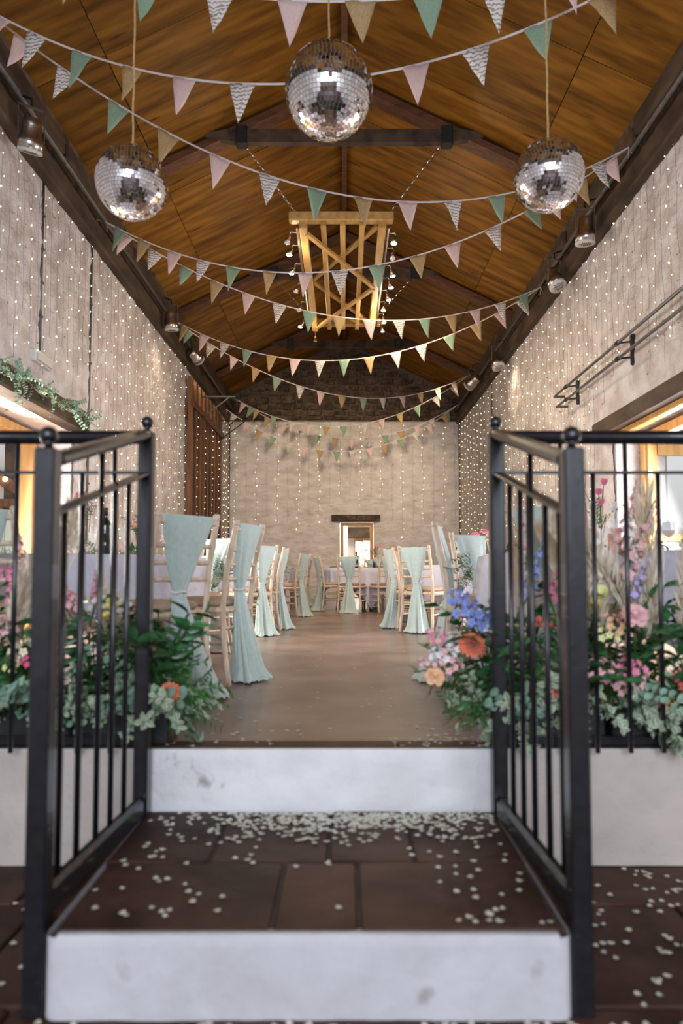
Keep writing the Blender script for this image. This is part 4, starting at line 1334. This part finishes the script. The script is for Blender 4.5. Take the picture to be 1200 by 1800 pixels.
NM = dict(ruscus='ruscus_sprig', fern='fern_frond', pitto='variegated_sprig', euc='eucalyptus_sprig', broad='broad_leaf_sprig', pampas='pampas_plume',
          rose='rose', dahlia='dahlia', spike='flower_spike', cluster='flower_cluster', daisy='daisy_spray', tulip='cup_flower', berry='berry_spray')
def aim(d, roll=0):
    """euler turning local +Z to d"""
    d = Vector(d).normalized()
    q = d.to_track_quat('Z', 'Y')
    return (q @ Matrix.Rotation(roll, 3, 'Z').to_quaternion()).to_euler()
def sprig(kind, parent, p, d, sc=1.0, rr=random):
    return ob(NM[kind], rr.choice(SPR[kind]), parent, p, aim(d, rr.uniform(0, 6.28)), sc)
def bloom(kind, col, parent, p, d, sc=1.0, rr=random):
    return ob(NM[kind], flower(kind, col), parent, p, aim(d, rr.uniform(0, 6.28)), sc)

def arrangement(x0, x1, y, label, blooms, seed, spill=0, dense=26, pam=()):
    """flowers in a black trough; spill = side towards the aisle where foliage tumbles out"""
    rr = random.Random(seed)
    xc = (x0 + x1) / 2
    t = thing('flower_trough', label, 'flower arrangement', (xc, y, 0))
    w = x1 - x0
    b = MB()
    b.cbox((0, 0, .012), (w, .17, .02), .006)
    for s in (-1, 1):
        b.cbox((0, s * .078, .07), (w, .014, .12), .005); b.cbox((s * (w / 2 - .008), 0, .07), (.014, .145, .12), .005)
    b.build('trough', 'black', t)
    MB().box((0, 0, .055), (w - .03, .14, .08)).build('soil', 'black', t)
    def lx(px, yy): return (px - 605) / 1200 * yy - xc
    for i in range(dense):                                  # upright green mass
        u = rr.uniform(-w / 2 + .03, w / 2 - .03)
        k = rr.choice(('fern', 'fern', 'ruscus', 'ruscus', 'broad', 'broad'))
        sprig(k, t, (u, rr.uniform(-.05, .05), .09), (rr.uniform(-.5, .5), rr.uniform(-.45, .35), 1), rr.uniform(.85, 1.35), rr)
    for i in range(int(dense * .55)):                              # low variegated leaves over the front
        u = rr.uniform(-w / 2, w / 2)
        sprig(rr.choice(('pitto', 'pitto', 'euc')), t, (u, -.05, .10 + rr.uniform(-.01, .06)), (rr.uniform(-.6, .6), -.75, rr.uniform(-.15, .7)), rr.uniform(.7, 1.0), rr)
    if spill:
        for i in range(18):
            sprig(rr.choice(('pitto', 'pitto', 'fern')), t, (spill * (w / 2 + rr.uniform(-.06, .03)), rr.uniform(-.10, .02), .06 + rr.uniform(0, .09)), (spill * rr.uniform(.2, 1.0), rr.uniform(-.7, .1), rr.uniform(-.05, .6)), rr.uniform(.5, .8), rr)
        for i in range(30):
            k = rr.choice(('pitto', 'pitto', 'fern', 'ruscus', 'fern'))
            sprig(k, t, (spill * (w / 2 - rr.uniform(0, .07)), rr.uniform(-.06, .12), .09 + rr.uniform(0, .10)), (spill * rr.uniform(.35, 1.0), rr.uniform(-.6, .5), rr.uniform(-.12, .9)), rr.uniform(.45, .72), rr)
    for kind, col, px, py, yy, sc in blooms:
        if spill and kind != 'spike': yy -= .07
        x = lx(px, yy); z = .64 - (py - 1012) / 1200 * yy
        o = bloom(kind, col, t, (x, yy - y, z), (rr.uniform(-.25, .25), -.75 if kind not in ('spike',) else -.1, .7), sc, rr)
        if kind not in ('spike', 'berry'):
            b = MB(); x_ = max(-w / 2 + .02, min(w / 2 - .02, x)); b.tube([(x_, 0, .09), (x_ * .5 + x * .5, (yy - y) * .4 + .03, max(.12, z * .75)), (x, yy - y + .03, z - .02)], .0028, 4, 0, False); b.build('flower_stem', 'stem', t)
        elif kind == 'spike':
            b = MB(); b.tube([(x * .9, 0, .09), (x, yy - y, z - .12)], .0035, 4, 0, False); b.build('flower_stem', 'stem', t)
    for px, py, ux, sc in pam:
        x = lx(px, y)
        sprig('pampas', t, (x, 0, .10), (ux, .05, 1), sc, rr)
arrangement(-1.62, -1.02, 2.66, 'flower trough at the far left behind the railing with pampas and pink spikes',
    [('spike', 'blush', 42, 1010, 2.62, .8), ('cluster', 'blush', 12, 1108, 2.55, 1.0), ('cluster', 'cream', 44, 1140, 2.54, .9), ('cluster', 'butter', 30, 1165, 2.53, .8), ('cluster', 'hot_pink', 50, 1160, 2.53, .6), ('cluster', 'pink', 8, 1010, 2.62, .7), ('spike', 'pink', 20, 1060, 2.64, .6)], 31, 0, 46, ((8, 0, .12, .95), (30, 0, -.25, .8), (62, 0, .05, 1.1)))
arrangement(-1.00, -.66, 2.68, 'flower trough beside the left post with daisies and a coral dahlia',
    [('dahlia', 'coral', 302, 1222, 2.62, .85), ('daisy', 'white', 168, 1058, 2.62, .9), ('daisy', 'yellow', 190, 1066, 2.62, .8), ('daisy', 'white', 213, 1062, 2.64, .8), ('cluster', 'blush', 134, 1060, 2.62, .8), ('cluster', 'pink', 110, 1058, 2.62, .8), ('cluster', 'blush', 138, 1110, 2.58, .7), ('cluster', 'lilac', 305, 1130, 2.78, .7), ('cluster', 'lilac', 322, 1120, 2.82, .6), ('daisy', 'lilac', 290, 1150, 2.74, .8), ('rose', 'peach', 265, 1145, 2.68, .5), ('spike', 'blush', 132, 1095, 2.66, .5), ('spike', 'pink', 166, 1060, 2.68, .45), ('tulip', 'yellow', 188, 1090, 2.6, .5)], 32, 1, 34, ((112, 0, .03, .85), (205, 0, -.03, .7), (232, 0, -.06, .62)))
arrangement(.56, .98, 2.68, 'flower trough beside the right post with blue delphinium and coral dahlia',
    [('dahlia', 'coral', 826, 1140, 2.58, .95), ('rose', 'peach', 763, 1188, 2.60, .80), ('cluster', 'white', 775, 1150, 2.60, .8), ('cluster', 'blush', 790, 1165, 2.60, .8), ('cluster', 'pink', 765, 1120, 2.64, .7), ('cluster', 'white', 802, 1128, 2.60, .7), ('daisy', 'blush', 785, 1132, 2.6, .9), ('cluster', 'blush', 752, 1162, 2.6, .6),
     ('cluster', 'blue', 818, 1070, 2.66, 1.0), ('cluster', 'blue', 838, 1088, 2.64, 1.0), ('cluster', 'blue', 806, 1052, 2.68, .8), ('cluster', 'blue', 852, 1095, 2.66, .9), ('spike', 'blue', 828, 1105, 2.7, .45), ('spike', 'lilac', 856, 1130, 2.64, .4),
     ('spike', 'pink', 968, 1050, 2.62, .8), ('spike', 'blue', 924, 1048, 2.64, .8), ('berry', 'berry', 945, 1095, 2.58, 1.0), ('berry', 'berry', 965, 1092, 2.56, .9), ('berry', 'berry', 974, 1215, 2.54, .8), ('spike', 'blush', 925, 960, 2.70, .7), ('tulip', 'yellow', 862, 1065, 2.6, .5), ('cluster', 'white', 862, 1110, 2.6, .6)], 33, -1, 34, ())
arrangement(1.00, 1.62, 2.66, 'flower trough at the far right behind the railing with a pink rose and pampas',
    [('rose', 'blush', 1112, 1082, 2.56, 1.05), ('tulip', 'butter', 1050, 1055, 2.56, 1.0), ('tulip', 'yellow', 1042, 1072, 2.55, .8), ('cluster', 'peach', 1078, 1098, 2.54, .8), ('cluster', 'butter', 1066, 1115, 2.54, .8), ('cluster', 'cream', 1088, 1120, 2.54, .7), ('cluster', 'blush', 1046, 1175, 2.52, 1.0), ('cluster', 'blush', 1072, 1190, 2.52, .8), ('cluster', 'pink', 1105, 1172, 2.52, .9), ('cluster', 'blush', 1112, 1190, 2.52, .8), ('cluster', 'blush', 1095, 1205, 2.52, .7), ('cluster', 'peach', 1166, 1238, 2.52, .6), ('berry', 'berry', 1188, 1192, 2.54, 1.1), ('berry', 'berry', 1196, 1205, 2.55, 1.0),
     ('spike', 'blush', 1102, 1010, 2.64, 1.0), ('spike', 'blush', 1088, 965, 2.68, .9), ('spike', 'white', 1120, 1000, 2.66, .8), ('spike', 'white', 1048, 985, 2.68, .8), ('spike', 'lilac', 1112, 1050, 2.62, .6)], 34, 0, 46, ((1070, 0, .03, 1.25), (1056, 0, -.10, 1.15), (1180, 0, -.22, 1.15), (1165, 0, -.10, 1.2), (1196, 0, .02, 1.0)))

# ------------------------------------------------------------------ ivy garland on the left lintel
rr = random.Random(77)
iv = thing('ivy_garland', 'green leafy garland hung along the lintel of the left doorway', 'garland', (-WX + .17, 7.65, 2.42))
b = MB(); b.tube([(0.0, -.02 - i * .09, .03 * math.sin(i * .9) - .02) for i in range(30)], .005, 5); b.build('garland_stem', 'twig', iv)
for i in range(60):
    y = -.02 - i * .043
    sprig(rr.choice(('euc', 'euc', 'pitto')), iv, (rr.uniform(0, .05), y, rr.uniform(-.04, .04)), (rr.uniform(.1, .8), rr.uniform(-1, 1), rr.uniform(-1.1, .15)), rr.uniform(.55, .8), rr)

# ------------------------------------------------------------------ things on the tables
TT = .755
def wine_bottle(x, y, label, mt='bottle', wine=False):
    t = thing('wine_bottle', label, 'bottle', (x, y, TT))
    MB().lathe([(.034, 0), (.037, .004), (.037, .19), (.034, .205), (.016, .235), (.0145, .245), (.0145, .285), (.0165, .287), (.0165, .298), (.012, .30)], 20).build('glass_body', mt, t, True)
    MB().lathe([(.0155, .255), (.0155, .302), (.014, .303)], 16).build('capsule', 'black' if not wine else 'label', t, True)
    if not wine:
        b = MB()
        for k, (w, h) in enumerate(((.008, .018), (.006, .022), (.008, .018))):
            b.box((-.012 + .012 * k, -.0378, .075), (w, .002, h))
        b.build('label_mark', 'label', t)
    else:
        MB().lathe([(.030, .006), (.0345, .01), (.0345, .12), (.03, .122)], 18).build('wine', 'wine', t, True)
def glass(x, y, label, kind='wine', fill=False):
    t = thing('wine_glass' if kind == 'wine' else 'champagne_flute', label, 'glass', (x, y, TT), 0, 'glasses on the tables')
    if kind == 'wine': pr_ = [(.034, 0), (.034, .002), (.005, .006), (.004, .08), (.012, .09), (.034, .115), (.040, .145), (.033, .19), (.0315, .19), (.038, .145), (.032, .117), (.004, .094)]
    else: pr_ = [(.030, 0), (.030, .002), (.004, .006), (.004, .08), (.012, .095), (.024, .14), (.022, .22), (.0205, .22), (.0225, .14), (.004, .10)]
    MB().lathe(pr_, 18).build('glass_bowl', 'glass', t, True)
    if fill: MB().lathe([(.003, .098), (.03, .120), (.035, .14), (.03, .141)], 16).build('wine', 'wine', t, True)
def vase(x, y, label, mt, stems, h=.16, z=TT):
    t = thing('bud_vase', label, 'vase', (x, y, z))
    MB().lathe([(.03, 0), (.034, .004), (.034, h * .6), (.014, h * .75), (.013, h), (.016, h + .004)], 18).build('vase_body', mt, t, True)
    for kind, col, dx, dy, dz, sc in stems:
        b = MB(); b.tube([(0, 0, h * .3), (0, 0, h), (dx * .6, dy * .6, h + (dz - h) * .6), (dx, dy, dz)], .002, 4, 0, False); b.build('flower_stem', 'stem', t)
        bloom(kind, col, t, (dx, dy, dz), (dx * 2, dy * 2 - .25, 1), sc)
    for k in range(3): sprig('ruscus', t, (0, 0, h), (U(-.5, .5), U(-.5, .5), 1), .45)
wine_bottle(-1.50, 4.28, 'dark wine bottle on the nearest left table')
wine_bottle(-1.30, 5.05, 'amber shouldered bottle at the back of the nearest left table')
wine_bottle(-1.46, 8.1, 'dark wine bottle on the second left table')
wine_bottle(1.42, 8.55, 'dark wine bottle at the left of the second right table')
wine_bottle(1.20, 8.25, 'dark wine bottle nearest the aisle on the second right table')
wine_bottle(1.30, 8.95, 'dark wine bottle at the back of the second right table')
wine_bottle(.22, 12.5, 'dark wine bottle on the table before the end doorway')
wine_bottle(1.55, 3.92, 'clear bottle of rose wine on the nearest right table', 'glass', True)
for i, (x, y) in enumerate(((-1.62, 4.0), (-1.38, 4.30), (-1.20, 4.55), (-1.15, 4.05), (-1.75, 4.75), (-1.05, 4.75))):
    glass(x, y, ('clear flute at the front left', 'wine glass in front of the dark bottle', 'clear flute right of the dark bottle', 'wine glass nearest the left newel post', 'clear flute behind the tall flower vase', 'wine glass nearest the aisle')[i] + ' on the nearest left table', 'wine' if i % 2 else 'flute')
for i, (x, y) in enumerate(((1.78, 3.80), (1.88, 3.95), (1.97, 3.75), (1.50, 3.75), (1.65, 4.3))):
    glass(x, y, ('empty wine glass in the middle', 'filled rose wine glass in the middle', 'empty wine glass at the far right', 'filled rose wine glass beside the clear bottle', 'empty wine glass behind the pink stem')[i] + ' on the nearest right table', 'wine', i in (1, 3))
for i, (x, y) in enumerate(((.05, 12.2), (.15, 12.35), (.55, 12.15), (.8, 12.3), (.35, 12.1))):
    glass(x, y, ('leftmost wine glass', 'wine glass just left of the dark bottle', 'wine glass in front of the purple vase', 'rightmost wine glass', 'wine glass at the front edge')[i] + ' on the table before the end doorway', 'wine')
for i, (x, y) in enumerate(((1.2, 8.7), (1.5, 8.2), (1.35, 8.0))):
    glass(x, y, ('wine glass among the dark bottles', 'wine glass in front of the pink vase', 'wine glass nearest us')[i] + ' on the second right table', 'wine')
vase(-1.78, 4.55, 'vase of pink and purple flowers on the nearest left table', 'glass', [('rose', 'pink', .02, 0, .42, .9), ('cluster', 'white', -.06, .02, .34, 1.0), ('cluster', 'blush', .03, -.02, .32, 1.0), ('daisy', 'purple', .09, 0, .36, 1.1), ('cluster', 'blush', -.08, -.02, .27, .9), ('tulip', 'cream', -.03, .03, .38, .6)])
vase(-1.38, 4.62, 'small vase of pale pink blooms behind the wine bottle', 'glass', [('cluster', 'blush', .02, 0, .24, 1.2), ('cluster', 'peach', -.04, 0, .21, 1.1), ('rose', 'white', .05, .02, .19, .8)], .12)
vase(1.53, 4.06, 'tall stem of pink blooms on the nearest right table', 'glass', [('tulip', 'pink', .02, 0, .42, .7), ('tulip', 'pink', -.01, 0, .36, .7), ('tulip', 'blush', -.10, 0, .40, .6), ('tulip', 'pink', .0, 0, .30, .7), ('daisy', 'butter', .03, 0, .24, .8)], .15)
vase(1.72, 8.55, 'vase of pink flowers on the second right table', 'glass', [('rose', 'pink', -.08, 0, .38, 1.3), ('rose', 'pink', .04, 0, .42, 1.3), ('rose', 'blush', .12, 0, .37, 1.2), ('cluster', 'purple', .03, -.04, .33, 1.2)], .2)
vase(.55, 12.4, 'dark purple bottle vase of wild stems before the end doorway', 'purple_glass', [('cluster', 'pink', .06, 0, .40, 1.0), ('daisy', 'purple', -.16, 0, .33, 1.2), ('cluster', 'hot_pink', .02, 0, .34, .8), ('daisy', 'lilac', -.08, 0, .36, 1.0)], .22)
vase(-2.0, 7.9, 'small dark vase of flowers on the second left table', 'purple_glass', [('cluster', 'hot_pink', .02, 0, .32, 1.2), ('cluster', 'pink', -.06, 0, .28, 1.1)], .18)
rb = thing('red_box', 'small red box with white base on the nearest left table', 'box', (-1.84, 4.30, TT))
MB().cbox((0, 0, .095), (.16, .09, .12), .004).build('lid', 'red_box', rb); MB().cbox((0, 0, .017), (.15, .085, .034), .004).build('base', 'label', rb)

def runner(tx, ty, r, ax, drop, label, n, seed, kinds=('euc', 'ruscus'), hang=()):
    rr = random.Random(seed)
    t = thing('greenery_runner', label, 'greenery', (tx, ty, TT + .01))
    b = MB(); b.tube([(math.cos(ax) * r * (i / 10 - 1) * .9, math.sin(ax) * r * (i / 10 - 1) * .9, .01) for i in range(20)], .004, 5); b.build('runner_stem', 'twig', t)
    for i in range(n):
        u = rr.uniform(-.85, .85) * r
        sprig(rr.choice(kinds), t, (math.cos(ax) * u, math.sin(ax) * u, .012), (math.cos(ax) * rr.choice((-1, 1)) + rr.uniform(-.6, .6), math.sin(ax) + rr.uniform(-.6, .6), rr.uniform(.08, .35)), rr.uniform(.4, .62), rr)
    for a in hang:
        for k in range(7):
            aa = a + rr.uniform(-.12, .12)
            sprig(rr.choice(('euc', 'fern')), t, (math.cos(aa) * r * 1.06, math.sin(aa) * r * 1.06, .02 - k * .02), (math.cos(aa) * .5 + rr.uniform(-.2, .2), math.sin(aa) * .5 + rr.uniform(-.2, .2), -.5 - .1 * k), .6, rr)
runner(T1[0], T1[1], .915, -.2, 0, 'leafy runner across the nearest left table with a sprig over its edge', 16, 5, hang=(.12,))
runner(T2[0], T2[1], .915, .4, 0, 'leafy runner across the nearest right table', 16, 6, hang=(2.9,))
runner(T6[0], T6[1], .78, .05, 0, 'leafy runner spilling off the table before the end doorway', 14, 7, hang=(PI - .3, PI - .1))
runner(T5[0], T5[1], .915, .1, 0, 'leafy runner on the third left table', 10, 8, hang=(-.5,))

# ------------------------------------------------------------------ confetti petals
rr = random.Random(99)
spots = []
def put(x, y, z): spots.append((x, y, z))
for i in range(760):                                         # drift against the upper riser
    y = EDGE - .03 - min(abs(rr.gauss(0, .11)), .42)
    x = rr.gauss(.02, .30)
    if -.66 < x < .52: put(x, y, TREAD)
for i in range(75):
    x = rr.choice((rr.uniform(-.68, -.25), rr.uniform(.25, .53)))
    put(x, rr.uniform(1.72, 2.45), TREAD)
for i in range(24): put(rr.uniform(-.65, .5), rr.uniform(1.72, 2.3), TREAD)
for i in range(190): put(rr.uniform(.68, 1.3), rr.uniform(1.35, 2.5), LOW)
for i in range(45): put(rr.uniform(-1.3, -.82), rr.uniform(1.35, 2.45), LOW)
for i in range(110): put(rr.uniform(-.9, .75), rr.uniform(1.58, 1.66), LOW)
for i in range(60): put(rr.uniform(-1.2, 1.2), rr.uniform(1.2, 1.66), LOW)
for i in range(75):
    s = rr.choice((-1, 1, 1)); x = rr.gauss(s * .42, .16); y = EDGE + .04 + abs(rr.gauss(0, .16))
    if abs(x + .08) < .62: put(x, y, 0)
for i in range(70): put(rr.uniform(-.6, .55), rr.uniform(2.7, 6.5), 0)
def petal_geo(m, x, y, z, a, r):
    b0 = len(m.v)
    ca, sa = math.cos(a), math.sin(a)
    for k in range(7):
        t = 2 * PI * k / 7
        u, w = r * math.cos(t), r * .8 * math.sin(t)
        m.v.append((x + u * ca - w * sa, y + u * sa + w * ca, z + .0016 + .0012 * (math.cos(2 * t) + 1)))
    m.v.append((x, y, z + .0015))
    for k in range(7): m.face((b0 + k, b0 + (k + 1) % 7, b0 + 7))
m = MB(); petal_geo(m, 0, 0, 0, 0, .0098)
pme = m.mesh('confetti_petal', 'petal', True)
spots.sort(key=lambda p: p[0] ** 2 + p[1] ** 2)
near = [p for p in spots if p[1] > 1.5 and abs(p[0]) < .5 * p[1]]
rest = [p for p in spots if not (p[1] > 1.5 and abs(p[0]) < .5 * p[1])]
names = {LOW: 'pale confetti petal lying on the lower flagstone floor', TREAD: 'pale confetti petal lying on the flagstone step', 0: 'pale confetti petal lying on the hall floor'}
for x, y, z in near[:300]:
    o = ob('confetti_petal', pme, None, (x, y, z), (0, 0, rr.uniform(0, 6.28)), rr.uniform(.8, 1.2))
    tag(o, names[z], 'petal', 'confetti petals ' + names[z][20:])
m = MB()
for x, y, z in near[300:] + rest: petal_geo(m, x, y, z, rr.uniform(0, 6.28), .0098 * rr.uniform(.8, 1.2))
tag(m.build('confetti_scatter', 'petal'), 'scatter of pale confetti petals over the step and floors', 'petals', kind='stuff')
